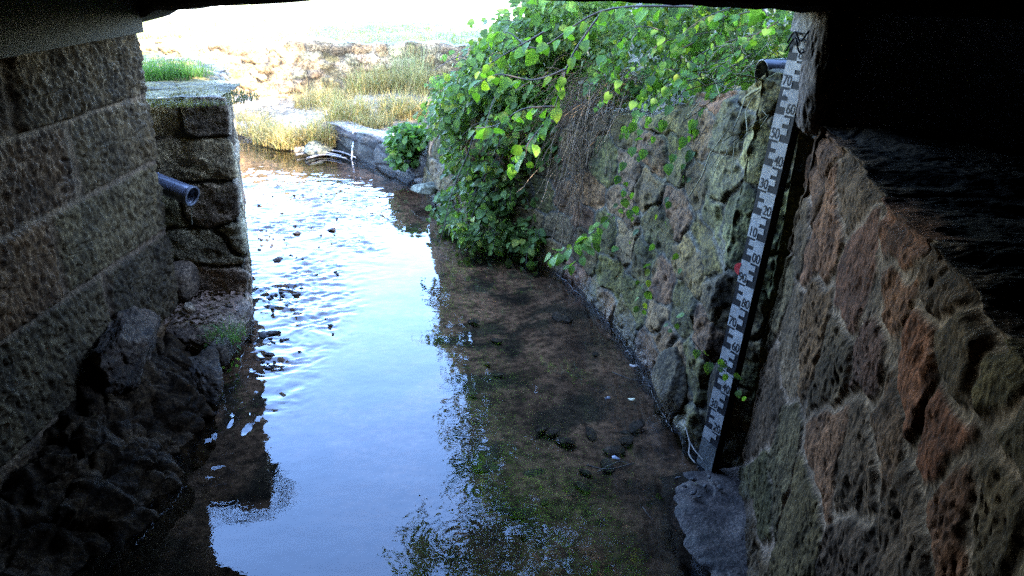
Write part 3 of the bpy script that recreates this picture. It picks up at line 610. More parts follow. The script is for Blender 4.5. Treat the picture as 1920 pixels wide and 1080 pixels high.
def spray(path, n, size, base, r, tpl=TL, spread=.06, yel=.08, start=.1, pair=True, droop=.6, grow=0):
    """leaves on short stalks either side of a twig"""
    t = np.linspace(start, 1, n); L_ = len(path)-1; P = np.array([path[min(int(a*L_), L_-1)]*(1-(a*L_-min(int(a*L_), L_-1)))+path[min(int(a*L_), L_-1)+1]*(a*L_-min(int(a*L_), L_-1)) for a in t])
    T_ = np.gradient(P, axis=0); T_ /= np.linalg.norm(T_, axis=1)[:, None]+1e-9
    side = np.cross(T_, [0, 0, 1]); side /= np.linalg.norm(side, axis=1)[:, None]+1e-9; sg = np.where(np.arange(n) % 2 == 0, 1, -1)[:, None]
    D = side*sg*r.uniform(.6, 1.1, (n, 1))+T_*.45+np.array([0, 0, -droop])*r.uniform(.4, 1.3, (n, 1))+r.standard_normal((n, 3))*.2
    D /= np.linalg.norm(D, axis=1)[:, None]
    Pp = P+D*spread*r.uniform(.3, 1, (n, 1)); Nn = np.array([-.25, -.65, .8])+r.standard_normal((n, 3))*.35
    S = size*r.uniform(.6, 1.15, n)*(1-grow*t); S[-1] = size*.6
    st = [tube(np.array([a, b]), .0012, 3) for a, b in zip(P, Pp)]
    return cloud(Pp, D, Nn, S, leafcol(n, base, .2, yel, r), tpl), st
def branch_obj(name, label, cat, twigs, size, base, seed, dens=34., rad=.006, tpl=TL, group=None, sub=.0, stem=M_WOOD, **kw):
    r = np.random.default_rng(seed); lv = []; st = []
    for tw in twigs:
        path = poly(tw, 24); ln = np.linalg.norm(np.diff(path, axis=0), axis=1).sum()
        st.append(tube(path, np.linspace(rad, rad*.25, len(path)), 5)); a, b = spray(path, max(3, int(ln*dens)), size, base, r, tpl, **kw); lv.append(a); st += b
        for k in range(int(ln*sub)):
            i = r.integers(4, len(path)-1); d = r.standard_normal(3)*.5+np.array([-.2, -.2, -.7]); l2 = r.uniform(.12, .35); p2 = bez(path[i], path[i]+d/np.linalg.norm(d)*l2, -.03, 8, .01, int(r.integers(1e6)))
            st.append(tube(p2, np.linspace(rad*.4, rad*.15, 8), 4)); a, b = spray(p2, max(3, int(l2*dens*1.2)), size*.85, base, r, tpl, **kw); lv.append(a); st += b
    root = np.asarray(twigs[0][0]); e = empty(name, root, label, cat, group)
    V, F, C = joinm(lv); under(mesh('leaves', V, F, M_LEAF, col=C), e)
    V, F, _ = joinm(st); under(mesh('stem', V, F, stem), e); return e

# big shrub hanging over the retaining wall
def E3(px, py, Y, rx, ry, rz): p = at(px, py, Y); return (p[0], p[1], p[2], rx, ry, rz)
els = [E3(985, 130, 6.3, .50, .5, .42), E3(900, 190, 6.6, .42, .4, .30), E3(1000, 230, 6.1, .42, .4, .32), E3(905, 290, 6.6, .34, .4, .30), E3(960, 340, 6.2, .40, .35, .28), E3(930, 420, 6.1, .38, .3, .20), E3(1000, 440, 5.9, .22, .25, .16), E3(862, 395, 6.6, .20, .25, .2), E3(865, 225, 7.0, .28, .3, .22), E3(1050, 60, 6.2, .5, .5, .3)]
sh = empty('shrub', at(1000, 250, 6.3), 'big leafy green shrub spilling over the wall down to the water', 'shrub')
a1 = ell_leaves(els, 8000, .063, TL, (.092, .145, .034), .08, .45, .45, 61)
stt = []; lvs = [a1]; rs = np.random.default_rng(77)
for e in els:
    for k in range(13):
        d = rs.standard_normal(3)+np.array([-.5, -.6, .1]); d /= np.linalg.norm(d); c_ = np.array(e[:3]); p1 = c_+d*np.array(e[3:6])*.6; p2 = c_+d*np.array(e[3:6])*rs.uniform(1.1, 1.55)+np.array([0, 0, -.06])
        tw_ = bez(p1, p2, .05, 10, .02, int(rs.integers(1e6))); stt.append(tube(tw_, np.linspace(.003, .0015, 10), 4)); a_, b_ = spray(tw_, 9, rs.uniform(.05, .085), (.085, .145, .03), rs, TL, .035, .06); lvs.append(a_); stt += b_
V, F, C = joinm(lvs); under(mesh('foliage', V, F, M_LEAF, col=C), sh)
for e in els:
    for k in range(7):
        q = np.array(e[:3])+rng.standard_normal(3)*np.array(e[3:6])*.55; stt.append(tube(bez(at(1060, 200, 6.6)+rng.standard_normal(3)*.15, q, .25, 14, .05, int(rng.integers(1e6))), np.linspace(.009, .003, 14), 5))
V, F, _ = joinm(stt); under(mesh('stems', V, F, M_WOOD), sh)

# tangled hedge of small leaves on the bank above the wall
els = [E3(1110, 40, 5.9, .5, .4, .3), E3(1230, 90, 5.2, .45, .4, .28), E3(1330, 60, 4.8, .4, .4, .3), E3(1440, 60, 4.6, .35, .4, .32), E3(1180, 150, 5.4, .3, .3, .16), E3(1300, 170, 4.8, .3, .25, .14), E3(1430, 10, 4.8, .7, .5, .3), E3(1200, 0, 5.6, .8, .5, .35)]
hd = empty('creeper', at(1250, 120, 5.2), 'tangle of small leaved creeper covering the right bank behind the branches', 'plant')
V, F, C = joinm([ell_leaves(els, 6500, .045, TS, (.07, .108, .026), .1, .5, .3, 62), ell_leaves(els, 700, .085, TL, (.075, .14, .024), .08, .6, .4, 64)]); under(mesh('foliage', V, F, M_LEAF, col=C), hd)
# bright hanging branches
branch_obj('hanging_branch', 'bright leafy branch sweeping down leftwards from the bridge edge in front of the big shrub', 'branch',
  [[at(1300, 12, 4.3), at(1130, 20, 4.6), at(1010, 90, 4.8), at(950, 60, 5.0), at(905, 80, 5.1)], [at(1130, 20, 4.6), at(1070, 110, 4.6), at(1040, 200, 4.6), at(1005, 250, 4.6), at(960, 305, 4.6)], [at(1060, 130, 4.6), at(1000, 150, 4.7), at(930, 140, 4.8), at(880, 170, 4.9)],
   [at(1040, 200, 4.6), at(980, 205, 4.6), at(930, 235, 4.7), at(890, 240, 4.8)], [at(1015, 240, 4.6), at(990, 270, 4.5), at(985, 300, 4.5)], [at(1020, 60, 4.8), at(950, 100, 4.9), at(900, 130, 5)]],
  .085, (.10, .19, .02), 71, dens=24, rad=.007, droop=.55, spread=.05)
tw = []
for (a, b, c_, d_, Y_) in [(1420, 20, 1300, 160, 4.0), (1380, 10, 1190, 190, 4.3), (1460, 40, 1290, 250, 3.9), (1340, 10, 1230, 90, 4.4), (1440, 110, 1250, 310, 3.9), (1430, 60, 1180, 240, 4.1), (1290, 150, 1160, 330, 4.3), (1360, 30, 1340, 150, 4.0), (1440, 30, 1390, 110, 3.9), (1330, 60, 1120, 200, 4.5), (1400, 90, 1200, 290, 4.1), (1410, 100, 1290, 300, 3.9), (1300, 80, 1170, 250, 4.4), (1380, 120, 1330, 260, 3.85), (1250, 60, 1120, 130, 4.6)]:
    p = at(a, b, Y_); q = at(c_, d_, Y_+.1); mid = (p+q)/2+np.array([0, 0, .12]); tw.append([p, mid, q])
branch_obj('hanging_branch', 'long drooping twigs with light green leaves hanging across the right wall under the bridge edge', 'branch', tw, .055, (.08, .155, .022), 72, dens=30, rad=.0035, sub=2.2, droop=.6, spread=.03)
branch_obj('hanging_branch', 'lone arching sprig of yellow green leaves sticking out over the stream from the wall', 'branch',
  [[at(1190, 370, 5.0), at(1130, 420, 4.9), at(1085, 455, 4.8), at(1035, 480, 4.75)], [at(1110, 440, 4.85), at(1100, 470, 4.75), at(1070, 500, 4.7)]], .085, (.13, .22, .03), 73, dens=36, rad=.003, droop=.4, spread=.03)
tw = [[at(1330, 200, 3.9), at(1280, 330, 4.0), at(1200, 430, 4.2), at(1150, 470, 4.3)], [at(1370, 180, 3.8), at(1310, 260, 3.9), at(1250, 400, 4.0), at(1200, 520, 4.1)], [at(1290, 420, 4.0), at(1270, 480, 3.95), at(1275, 500, 3.9)], [at(1400, 190, 3.7), at(1330, 300, 3.8), at(1300, 330, 3.9)]]
branch_obj('trailing_vine', 'thin bare trailing stems with a few leaves hanging down the mossy wall', 'vine', tw, .05, (.07, .13, .025), 74, dens=9, rad=.0022, droop=.5, spread=.02)
for i, (pp, lb_, sz) in enumerate([([(1225, 500), (1205, 545), (1200, 580)], 'small seedling with lime leaves low on the right wall, left of the gauge', .05), ([(1290, 590), (1262, 605), (1250, 615)], 'tiny green sprout just above the water at the right wall', .045),
      ([(1300, 640), (1335, 680), (1360, 690), (1390, 740)], 'lime leaved sprout crossing the lower part of the gauge', .045), ([(1180, 350), (1165, 375), (1160, 390)], 'small yellow green sprig midway up the mossy wall', .06), ([(1275, 470), (1280, 500)], 'little leafy sprout on the wall between sprig and gauge', .05)]):
    Yb = [3.9, 3.55, 2.93, 4.5, 3.8][i]; branch_obj('seedling', lb_, 'plant', [[at(a, b, Yb-.03*k) for k, (a, b) in enumerate(pp)]], sz, (.10, .17, .03), 80+i, dens=34, rad=.0018, spread=.02, droop=.3)
# plant clump on the kerb wall
p = at(760, 270, 8.1); els = [(p[0], p[1], p[2]+.03, .20, .2, .17), (p[0]+.12, p[1]-.1, p[2]+.1, .14, .15, .12), (p[0]-.02, p[1]-.1, p[2]-.12, .14, .12, .10)]
cl = empty('leafy_clump', p, 'fresh green leafy clump rooted on the low kerb wall at the far bank', 'plant')
V, F, C = joinm([ell_leaves(els, 650, .07, TL, (.08, .16, .035), .03, .4, .3, 91)]); under(mesh('foliage', V, F, M_LEAF, col=C), cl)

# ---------------- blades, straw ----------------
def blades(P, H_, lean, wid, C, r, seg=5, curl=.6):
    n = len(P); t = np.linspace(0, 1, seg); az = r.uniform(0, 2*math.pi, n); d = np.stack([np.cos(az), np.sin(az), 0*az], 1)*lean[:, None]
    w_ = np.stack([-np.sin(az+r.uniform(-1, 1, n)), np.cos(az), 0*az], 1)
    V = []
    for tt in t:
        c_ = P+np.array([0, 0, 1])*(H_*(tt-curl*lean*tt**2))[:, None]+d*(H_*tt**1.6)[:, None]
        V.append(c_-w_*(wid*(1-tt*.9))[:, None]); V.append(c_+w_*(wid*(1-tt*.9))[:, None])
    V = np.stack(V, 1); k = 2*seg; F = []
    b = np.array([(2*i, 2*i+1, 2*i+3, 2*i+2) for i in range(seg-1)]); F = (b[None]+(np.arange(n)*k)[:, None, None]).reshape(-1, 4)
    return V.reshape(-1, 3), F, np.repeat(C, k, 0)
def tuft(name, label, cat, c, rad, n, h, base, v=.25, lean=(.1, .9), wid=.003, mat=None, seed=0, group=None, green=None, gf=0, stretch=(1, 1)):
    r = np.random.default_rng(seed); a = r.uniform(0, 6.283, n); q = rad*np.sqrt(r.random(n)); P = np.stack([c[0]+q*np.cos(a)*stretch[0], c[1]+q*np.sin(a)*stretch[1], np.full(n, c[2])], 1)
    C = np.tile(np.array(base), (n, 1))*(1+v*r.standard_normal((n, 1))); 
    if green is not None: g = r.random(n) < gf; C[g] = np.array(green)
    V, F, C = blades(P, h*r.uniform(.5, 1.15, n), r.uniform(lean[0], lean[1], n), np.full(n, wid), C.clip(.01, .8), r)
    V = V-np.array(c); o = mesh(name, V, F, mat or M_DRY, col=C, smooth=False); o.location = Vector([float(x) for x in c]); tag(o, label, cat, group); return o
ST = (.30, .21, .07); GR = (.13, .24, .05)
def bh(px, py, z0=.1):
    z = z0
    for k in range(6): p = gp(px, py, z); z = .5*z+.5*float(height(p[0], p[1]))
    p[2] = max(0, float(height(p[0], p[1])))-.02; return p
spots = [(520, 262, .3, 600, .4, 'ragged straw tuft hanging at the outer bend of the stream'), (470, 232, .35, 500, .35, 'thin straw tuft beside the rough tan boulder'), (600, 200, .35, 600, .5, 'leaning straw clump at the sunlit foot of the far wall'), (740, 165, .35, 500, .6, 'tall straw stems against the shaded far wall'), (610, 265, .28, 900, .55, 'tall straw grass clump at the water edge, left of the kerb wall'), (655, 225, .3, 800, .6, 'straw clump on the bank behind the kerb wall'), (545, 270, .25, 650, .42, 'straw grass drooping over the water at the far left'),
  (760, 215, .34, 900, .5, 'flattened straw heap below the shaded part of the far wall'), (700, 235, .25, 500, .35, 'low sunlit straw tuft above the trickle'), (800, 170, .3, 500, .6, 'straw clump half hidden behind the big shrub'), (490, 245, .3, 500, .3, 'short straw tuft among far bank stones'), (690, 170, .3, 500, .62, 'seeding grass standing against the far wall')]
for i, (a, b, r_, n_, h_, lb_) in enumerate(spots):
    tuft('dry_grass_clump', lb_, 'grass', bh(a, b), r_, n_, h_*.8, ST, .25, (.1, 1.1), .004, seed=200+i, group='straw clumps on the far bank', green=(.22, .25, .08), gf=.1)
# reeds against the far wall
p = bh(770, 160); tuft('grass_clump', 'greenish upright grass clump growing against the shaded far wall', 'grass', p, (.28), 260, .7, (.24, .22, .09), .25, (.05, .6), .004, seed=231)
# grass on the wing wall
p = gp(305, 150, 1.35); tuft('grass_tuft', 'bright green grass tuft on the wing wall top beside the bridge', 'grass', (p[0], p[1], 1.35), .26, 700, .19, (.065, .125, .03), .25, (.1, .8), .003, M_LEAF, 240, stretch=(1, .6))
p = gp(355, 148, 1.35); tuft('grass_tuft', 'smaller green grass tuft near the wing wall edge', 'grass', (p[0], p[1], 1.35), .15, 350, .12, (.065, .115, .03), .25, (.2, 1), .003, M_LEAF, 241)
p = gp(330, 175, 1.36); tuft('dry_turf', 'thin brown turf on the mossy wing wall top', 'grass', (p[0], p[1]-.1, 1.35), .5, 3000, .05, (.12, .10, .03), .3, (.3, 1.2), .003, M_DRY, 242, stretch=(1, .7))
# fern and grass on the ledge side
branch_obj('fern', 'small pale green fern hanging on the side of the ledge stone', 'plant', [[at(430, 618, 4.0), at(415, 660, 3.88), at(405, 690, 3.8)], [at(430, 618, 4.0), at(440, 650, 3.9), at(437, 715, 3.8)], [at(425, 625, 4.0), at(400, 640, 3.9), at(385, 655, 3.85)]], .035, (.10, .17, .05), 90, dens=60, rad=.0015, tpl=TN, spread=.012, droop=.3)
p = gp(425, 618, .25); tuft('grass_tuft', 'wispy green grass on the front lip of the ledge stone', 'grass', (p[0], p[1], .21), .11, 130, .12, (.10, .17, .04), .25, (.4, 1.3), .002, M_LEAF, 243)
# leaf litter on the ledge
r = np.random.default_rng(5); n = 260; P = np.stack([r.uniform(-1.95, -1.58, n), r.uniform(3.95, 4.40, n), np.full(n, .237)+r.random(n)*.015], 1)
D = r.standard_normal((n, 3))*np.array([1, 1, .15]); Nn = np.array([0, 0, 1])+r.standard_normal((n, 3))*.35
V, F, C = cloud(P, D, Nn, r.uniform(.02, .05, n), np.array([.22, .14, .095])*(1+.35*r.standard_normal((n, 1))).clip(.3, 2), TS)
tag(mesh('leaf_litter', V, F, M_DRY, col=C), kind='stuff')
# dead roots and stems hanging from the bank top
def strands(name, label, regs, base, seed):
    r = np.random.default_rng(seed); L_ = []
    for (a, b, c_, d_, Y_, n, sg) in regs:
        for k in range(n):
            p = at(a+r.normal()*28, b+r.normal()*18, Y_+r.normal()*.08); q = at(c_+r.normal()*34, d_+r.normal()*45, Y_-.25+r.normal()*.1)
            path = bez(p, q, sg*r.uniform(.3, 1.2), 10, .07, int(r.integers(1e6))); v, f = tube(path, r.uniform(.0012, .003), 3); L_.append((v, f, np.tile(np.array(base)*r.uniform(.5, 1.3), (len(v), 1))))
    V, F, C = joinm(L_); e = mesh(name, V, F, M_DRY, col=C); return tag(e, label, 'plant')
strands('dead_stems', 'tangle of dry brown stems hanging over the wall top right of the big shrub', [(1120, 190, 1090, 330, 5.6, 90, .1), (1150, 170, 1040, 220, 5.7, 80, .12), (1120, 220, 1060, 440, 5.5, 40, .05), (1200, 150, 1120, 230, 5.3, 90, .1)], (.22, .15, .09), 301)
strands('dead_stems', 'thin pale stems leaning out in front of the black pipe', [(1478, 150, 1290, 190, 3.45, 7, .03), (1475, 165, 1330, 330, 3.45, 5, .06), (1440, 110, 1300, 120, 3.6, 5, .03)], (.25, .22, .12), 302)
# lawn grass
r = np.random.default_rng(9); n = 26000; X = r.uniform(-9, 3, n); Y = np.interp(X, fwx, fwy)+.25+r.random(n)**1.8*7; 
P = np.stack([X, Y, height(X, Y)], 1); C = np.where((fbm(X, Y, s=77, o=2) > 0)[:, None], np.array([.13, .15, .03]), np.array([.25, .2, .08]))*(1+.2*r.standard_normal((n, 1)))
V, F, C = blades(P, r.uniform(.04, .11, n), r.uniform(.1, .8, n), np.full(n, .004), C.clip(.01, 1), r, seg=3); tag(mesh('lawn_grass', V, F, M_DRY, col=C, smooth=False), kind='stuff')

# ---------------- trees (seen mirrored in the water; they shade the bank) ----------------
def mir(px, py, Y):
    g = gp(px, py); k = Y/g[1]; return (g[0]*k, Y, CAM[2]*(k-1))
def tree(label, base, trunk_top, els, n, size, colr, seed, group=None):
    e = empty('tree', base, label, 'tree', group); r = np.random.default_rng(seed); parts = []
    parts.append(tube(bez(base, trunk_top, 0, 16, .12, seed), np.linspace(.2, .11, 16), 10))
    for el in els:
        c0 = np.array(el[:3]); parts.append(tube(bez(trunk_top, c0, .3, 10, .2, seed+1), np.linspace(.08, .03, 10), 7))
        for k in range(5): parts.append(tube(bez(c0, c0+r.standard_normal(3)*np.array(el[3:])*.5, .1, 8, .1, int(r.integers(1e6))), np.linspace(.025, .008, 8), 5))
    V, F, _ = joinm(parts); under(mesh('trunk', V, F, M_BARK), e)
    V, F, C = joinm([ell_leaves(els, n, size, TS, colr, .1, .2, .3, seed, .12, 1.6)]); under(mesh('crown', V, F, M_LEAF, col=C), e); return e
tree('spreading green tree on the right bank, mirrored in the water', (3.2, 8.6, 1.6), (2.7, 8.4, 4.6), [(1.6, 8.6, 5.2, 1.9, 1.8, 1.8), (2.8, 8.8, 7.2, 2.4, 2.2, 1.8), (3.8, 7.8, 5.4, 1.8, 1.8, 1.8), (1.0, 9.6, 4.0, 1.2, 1.3, 1.0), (*mir(850, 1050, 7.), .7, .7, .45), (*mir(915, 1120, 7.), 1.1, .8, .8), (*mir(905, 800, 7.5), .45, .6, .4), (*mir(960, 900, 7.5), .7, .7, .6), (.35, 8.9, 3.95, .95, .9, .75), (1.4, 8.9, 4.2, 1.1, 1.0, .9), (1.4, 8.9, 4.2, 1.1, 1.0, .9), (2.3, 8.7, 4.3, 1.1, 1, .9), (2.3, 8.7, 4.3, 1.1, 1, .9), (.35, 8.9, 3.95, .95, .9, .75)], 26000, .13, (.028, .055, .014), 401)
tree('tall tree behind the bridge shoulder on the right', (4.8, 2.8, 2.0), (4.4, 2.8, 4.6), [(3.0, 3.0, 5.6, 1.8, 1.9, 1.4), (1.6, 1.4, 6.0, 1.7, 1.8, 1.3), (4.4, 3.4, 7.0, 2.2, 2.0, 1.6), (5.2, 1.2, 6.2, 2.0, 2.0, 1.6)], 15000, .13, (.028, .055, .014), 402)

# ---------------- staff gauge ----------------
gB = np.array([.915, 3.02, 0.]); gL = gp(1309, 869); gW = gL-gB; gW[2] = 0; gW = -gW/np.linalg.norm(gW); WID = .102
gA = np.array([.078, .0, 1.]); gA /= np.linalg.norm(gA); gN = np.cross(gW, gA); gN /= np.linalg.norm(gN)
if gN[1] > 0: gN = -gN
ga = empty('staff_gauge', gB, 'tall leaning black and white water level gauge with printed centimetre numbers', 'gauge')
M_BLK = plain('gauge_black', (.010, .010, .012), .6, var=.3, spec=.2); M_WHT = rockmat('gauge_white', base=(.37, .36, .34), rough=.5, bump=.03, scale=.3, var=.1); M_POST = plain('gauge_post', (.008, .008, .009), .8, var=.4, spec=.15); M_DIRT = plain('gauge_dirty', (.10, .105, .10), .6, var=.5, scale=30, bump=.2)
def gpt(u, v, d=0): return gB + gW*(u-WID) + gA*v + gN*d   # u from the left edge (0..WID)
def gbox(u0, u1, v0, v1, d0, d1):
    V = np.array([gpt(u, v, d) for u in (u0, u1) for v in (v0, v1) for d in (d0, d1)]); return V, box(0, 1, 0, 1, 0, 1)[1]
V, F = gbox(0, WID, 0, 1.965, -.004, 0); under(mesh('plate', V, F, M_BLK, smooth=False), ga)
V, F = gbox(.012, WID+.001, -.03, 1.95, -.04, -.0045); under(mesh('post', V, F, M_POST, smooth=False), ga)
V, F = gbox(.001, WID-.001, .0, .135, .0005, .002); under(mesh('muddy_foot', V, F, M_DIRT, smooth=False), ga)
wh = []; half = WID*.52
for k in range(1, 20):
    right = (k % 2 == 0); z = k/10; lo = .14 if k == 1 else z+.001; hi = min(z+.099, 1.9)
    if lo > hi: continue
    u0, u1 = (WID-half, WID-.001) if right else (.001, half)
    wh.append(gbox(u0, u1, lo, hi, .0005, .0015))
    for q in (.0, .02, .04, .06, .08):
        pass
    for q in (.028, .068):
        if z+q+.0 < lo: continue
        a, b = (WID-half-.030, WID-half) if right else (half, half+.030)
        wh.append(gbox(a, b, z+q, min(z+q+.024, z+.0995), .0005, .0015))
V, F, _ = joinm(wh); under(mesh('white_scale', V, F, M_WHT, smooth=False), ga)
dg = bpy.context.evaluated_depsgraph_get(); NV = []
for k in range(2, 19):
    cu = bpy.data.curves.new('t', 'FONT'); cu.body = '%d0' % (k % 10); cu.size = .056; cu.align_x = 'CENTER'; cu.resolution_u = 4; cu.space_character = .95; cu.offset = .0004
    to = bpy.data.objects.new('t', cu); COL.objects.link(to); bpy.context.view_layer.update(); me = bpy.data.meshes.new_from_object(to.evaluated_get(bpy.context.evaluated_depsgraph_get()))
    vv = np.array([v.co[:] for v in me.vertices]); tri = []
    for p_ in me.polygons:
        ix = list(p_.vertices); tri += [(ix[0], ix[i], ix[i+1]) for i in range(1, len(ix)-1)]
    bpy.data.objects.remove(to); bpy.data.curves.remove(cu); bpy.data.meshes.remove(me)
    uc = WID-half/2 if k % 2 == 0 else half/2
    W3 = np.array([gpt(uc+v[0]*.84, k/10+.008+v[1]*1.0, .0024) for v in vv]); under(mesh('numeral', W3, np.array(tri), M_BLK, smooth=False), ga)
V, F = gbox(-.006, WID+.006, 1.90, 1.98, .001, .009); o_ = under(mesh('top_bracket', V, F, plain('bracket', (.3, .29, .27), .7, bump=.5, var=.4), smooth=False), ga)
tw = [tube(poly([gpt(-.012, 1.86, .004), gpt(.02, 1.90, .012), gpt(.06, 1.87, .014), gpt(.09, 1.91, .012), gpt(WID+.012, 1.88, .005)], 24), .0035, 6), tube(poly([gpt(-.01, 1.83, .004), gpt(.03, 1.88, .014), gpt(.07, 1.83, .014), gpt(WID+.01, 1.86, .005)], 24), .0035, 6)]
V, F, _ = joinm(tw); under(mesh('tie_wire', V, F, M_POST), ga)
bo = [tube(np.array([gpt(u, v, 0), gpt(u, v, .004)]), .005, 8) for u, v in ((.07, 1.235), (.03, 1.67), (.045, .92), (.02, .52))]
bo = [(np.concatenate([a, [a[-8:].mean(0)]]), b) for a, b in bo]
for i, (a, b) in enumerate(bo): mesh_o = under(mesh('bolt', a, np.array([(8+k, 8+(k+1) % 8, 16) for k in range(8)]), M_BLK, smooth=False), ga)
# red marker
V = [gpt(.0+.0, .955, .002)]; 
for k in range(13):
    a = math.pi/2+math.pi*k/12; V.append(gpt(.004+.034*math.cos(a), .955+.026*math.sin(a), .003))
V = V+[v-gN*.004 for v in V]; F = [(0, i, i+1) for i in range(1, 13)]+[(14, 14+i+1, 14+i) for i in range(1, 13)]
F4 = [(i, i+1, i+15, i+14) for i in range(1, 13)]
rd = mesh('red_marker', np.array(V), [np.array(F), np.array(F4)], plain('red_plastic', (.42, .02, .025), .4), smooth=False)
tag(rd, 'small red half round marker fixed to the left edge of the gauge', 'marker')

# ---------------- pipes ----------------
def pipe(name, label, p, q, r_, mat, th=.006):
    p = np.asarray(p); q = np.asarray(q); e = empty(name, p, label, 'pipe')
    a = tube(np.linspace(p, q, 8), r_, 32); i = tube(np.linspace(p, q, 8), r_-th, 32); i = (i[0], i[1][:, ::-1]); n_ = 32
    V, F, _ = joinm([a, i]); ri = np.array([(7*32+k, 7*32+(k+1) % 32, 256+7*32+(k+1) % 32, 256+7*32+k) for k in range(32)])
    under(mesh('pipe_wall', V, F+[ri], mat), e); return e, (q-p)/np.linalg.norm(q-p)
M_PG = plain('grey_plastic', (.10, .105, .13), .25, spec=.6, var=.1, scale=20); M_PB = plain('black_plastic', (.022, .023, .027), .3, spec=.5, var=.2)
q = at(360, 368, 4.20); p = at(230, 318, 4.34); e, d = pipe('drain_pipe', 'grey plastic drain pipe poking out past the bridge wall end on the left', p, q, .054, M_PG)
a = tube(np.array([q-d*.012, q+d*.004]), .058, 32); b = tube(np.array([q-d*.012, q+d*.004]), .047, 32)
F = [a[1], b[1][:, ::-1]+64, np.array([(32+k, 32+(k+1) % 32, 96+(k+1) % 32, 96+k) for k in range(32)]), np.array([(k, 64+k, 64+(k+1) % 32, (k+1) % 32) for k in range(32)])]
under(mesh('rim', np.concatenate([a[0], b[0]]), np.concatenate(F), plain('rim_plastic', (.10, .10, .11), .5)), e)
v, f = tube(bez(q+np.array([.0, 0, -.05]), q+np.array([-.02, -.0, -.16]), 0, 8, .01, 5), .0018, 5); tag(mesh('root_strand', v, f, M_DRY, col=np.tile([[.3, .28, .2]], (len(v), 1))), 'thin strand dangling from the lip of the grey drain pipe', 'root')
q = at(1428, 140, 3.45); p = q+np.array([.55, .12, .03]); e, d = pipe('drain_pipe', 'wide black drain pipe projecting from the wall top behind the gauge', p, q, .062, M_PB, .005)

# ---------------- litter on the water ----------------
def flake(name, px, py, s_, col_, label, cat, sd, z=.004):
    r = np.random.default_rng(sd); p = gp(px, py); a = np.linspace(0, 2*math.pi, 11)[:-1]; rr = s_*(1+.3*r.standard_normal(10)).clip(.5, 1.5)
    V = np.stack([rr*np.cos(a)*1.4, rr*np.sin(a), .003*r.standard_normal(10)+.002], 1); V = np.concatenate([[[0, 0, .004]], V, V*[1, 1, 0]-[0, 0, .003]]); F3 = np.array([(0, 1+k, 1+(k+1) % 10) for k in range(10)]); F4 = np.array([(1+k, 11+k, 11+(k+1) % 10, 1+(k+1) % 10) for k in range(10)])
    o = mesh(name, V, [F3, F4], plain(name+'_m', col_, .6, var=.2)); o.location = (float(p[0]), float(p[1]), z); tag(o, label, cat)
flake('floating_leaf', 1184, 750, .012, (.75, .68, .42), 'cream coloured leaf floating alone mid way along the dark water', 'leaf', 1)
flake('floating_leaf', 1189, 687, .014, (.42, .36, .3), 'grey brown leaf floating close to the right wall', 'leaf', 2)
flake('floating_leaf', 1175, 660, .007, (.5, .45, .4), 'tiny pale fleck on the water by the right wall', 'leaf', 3)
flake('floating_leaf', 1140, 748, .01, (.2, .2, .22), 'curled dark leaf floating left of the cream leaf', 'leaf', 4)
flake('floating_leaf', 1155, 860, .012, (.3, .3, .33), 'wet grey leaf caught on the crossed twigs', 'leaf', 5)
def twig(pts, r_, label):
    P = poly([gp(a, b, .008) for a, b in pts], 16); v, f = tube(P, np.linspace(r_, r_*.5, 16), 6); c0 = P[0]; o = mesh('twig', v-c0, f, M_WOOD); o.location = Vector([float(x) for x in c0]); tag(o, label, 'twig')
twig([(1100, 872), (1140, 880), (1190, 868)], .004, 'dark bent twig floating under the wet grey leaf'); twig([(1120, 885), (1160, 866), (1185, 872)], .003, 'thin twig crossing the bent twig')
twig([(1148, 698), (1180, 710), (1212, 715)], .003, 'long straight twig lying beside the right wall'); twig([(1205, 950), (1215, 965), (1225, 975)], .002, 'short thin twig near the silt slab')
P = poly([gp(1285, 800, .1), gp(1293, 830, .06), gp(1292, 852, .03), gp(1303, 868, .02)], 14); v, f = tube(P, .003, 5); v2, f2 = tube(poly([gp(1292, 826, .06), gp(1303, 845, .05), gp(1318, 862, .04)], 10), .0025, 5)
V, F, _ = joinm([(v, f), (v2, f2)]); tag(mesh('twig', V, F, plain('pale_twig', (.33, .28, .22), .7)), 'pale forked twig leaning on the boulder left of the gauge foot', 'twig')
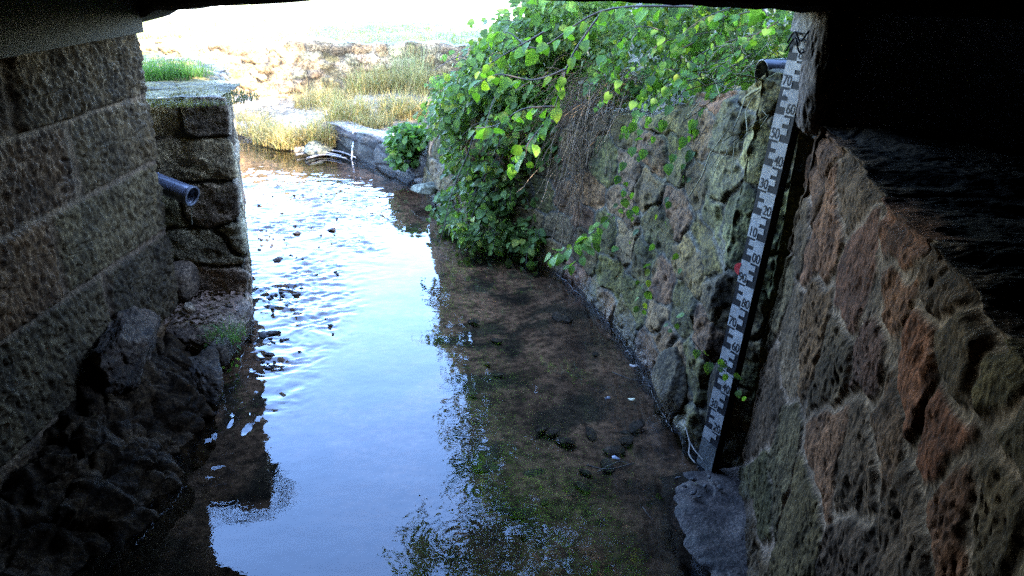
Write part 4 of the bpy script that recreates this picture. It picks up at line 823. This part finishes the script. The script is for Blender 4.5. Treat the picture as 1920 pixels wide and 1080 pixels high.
# driftwood and trickle at the kerb
for i, (pp, lb_) in enumerate([([(555, 290), (600, 285), (640, 292)], 'pale weathered stick at the far water edge'), ([(600, 280), (640, 285), (668, 296)], 'second pale stick resting against the kerb wall'), ([(575, 297), (610, 290), (650, 297)], 'bent grey stick half in the far water')]):
    P = poly([gp(a, b, .03) for a, b in pp], 12); v, f = tube(P, np.linspace(.013, .007, 12), 7); c0 = P[0]; o = mesh('driftwood', v-c0, f, rockmat('driftwood%d' % i, base=(.2, .18, .16))); o.location = Vector([float(x) for x in c0]); tag(o, lb_, 'stick')
m, n, out = nodes('falling_water'); bs = N(n, 'ShaderNodeBsdfPrincipled'); n.links.new(bs.outputs[0], out.inputs[0]); bs.inputs['Base Color'].default_value = (.8, .82, .85, 1); bs.inputs['Roughness'].default_value = .1; bs.inputs['Alpha'].default_value = .6
p = gp(661, 296); v, f = tube(bez((p[0]+.02, p[1]+.03, .30), (p[0], p[1]-.05, 0), .01, 14, .01, 3), .008*np.ones(14)*(1+.3*np.sin(np.arange(14)*2)), 7); o = mesh('trickle', v, f, m); tag(o, 'thin white thread of water falling off the low kerb wall', 'water')

def foam(name, pts, label, sd, n=40):
    P = poly([np.array([a, b, .004]) for a, b in pts], n); r = np.random.default_rng(sd); P[:, :2] += .008*r.standard_normal((n, 2)); P = poly(P, n*3)
    v, f = tube(P, .0003+.0022*r.random(n*3)*(r.random(n*3) > .55), 4); tag(mesh(name, v, f, plain(name+'_white%d' % sd, (.16, .15, .14), .6)), label, 'foam', None, 'stuff')
foam('foam_line', [(.80, 3.35), (.70, 4.2), (.56, 4.8), (.33, 5.45)], 'thin broken foam line where the water meets the right wall', 1, 60)
foam('foam_line', [gp(345, 912)[:2], gp(320, 950)[:2], gp(285, 985)[:2], gp(255, 1025)[:2]], 'thin foam line round the nearest left boulder', 2)
foam('foam_line', [gp(462, 640)[:2], gp(450, 690)[:2], gp(436, 735)[:2]], 'short foam line below the ledge stone', 3, 20)

# upright corner block carrying the beam beside the gauge
V, F = rockV((0, 0, 0), (.068, .10, .24), 88, .10, 70, 0, 3); V[:, 0] += .03*V[:, 2]
V += (-.007*sst(.1, .6, vn(V[:, 0]*60+V[:, 1]*60, V[:, 2]*38, s=5)))[:, None]*np.sign(V)*np.array([1, 1, 0])
cc = np.array([.085, .07, .06])*(1+.3*fbm(V[:, 0]*12, V[:, 1]*12, V[:, 2]*12, s=6, o=4))[:, None]
o = mesh('corner_stone', V, F, M_PIT, col=cc.clip(.01, 1)); o.location = (1.105, 2.98, 1.78); tag(o, 'upright grey sandstone block standing on the right wall beside the top of the gauge', 'stone')
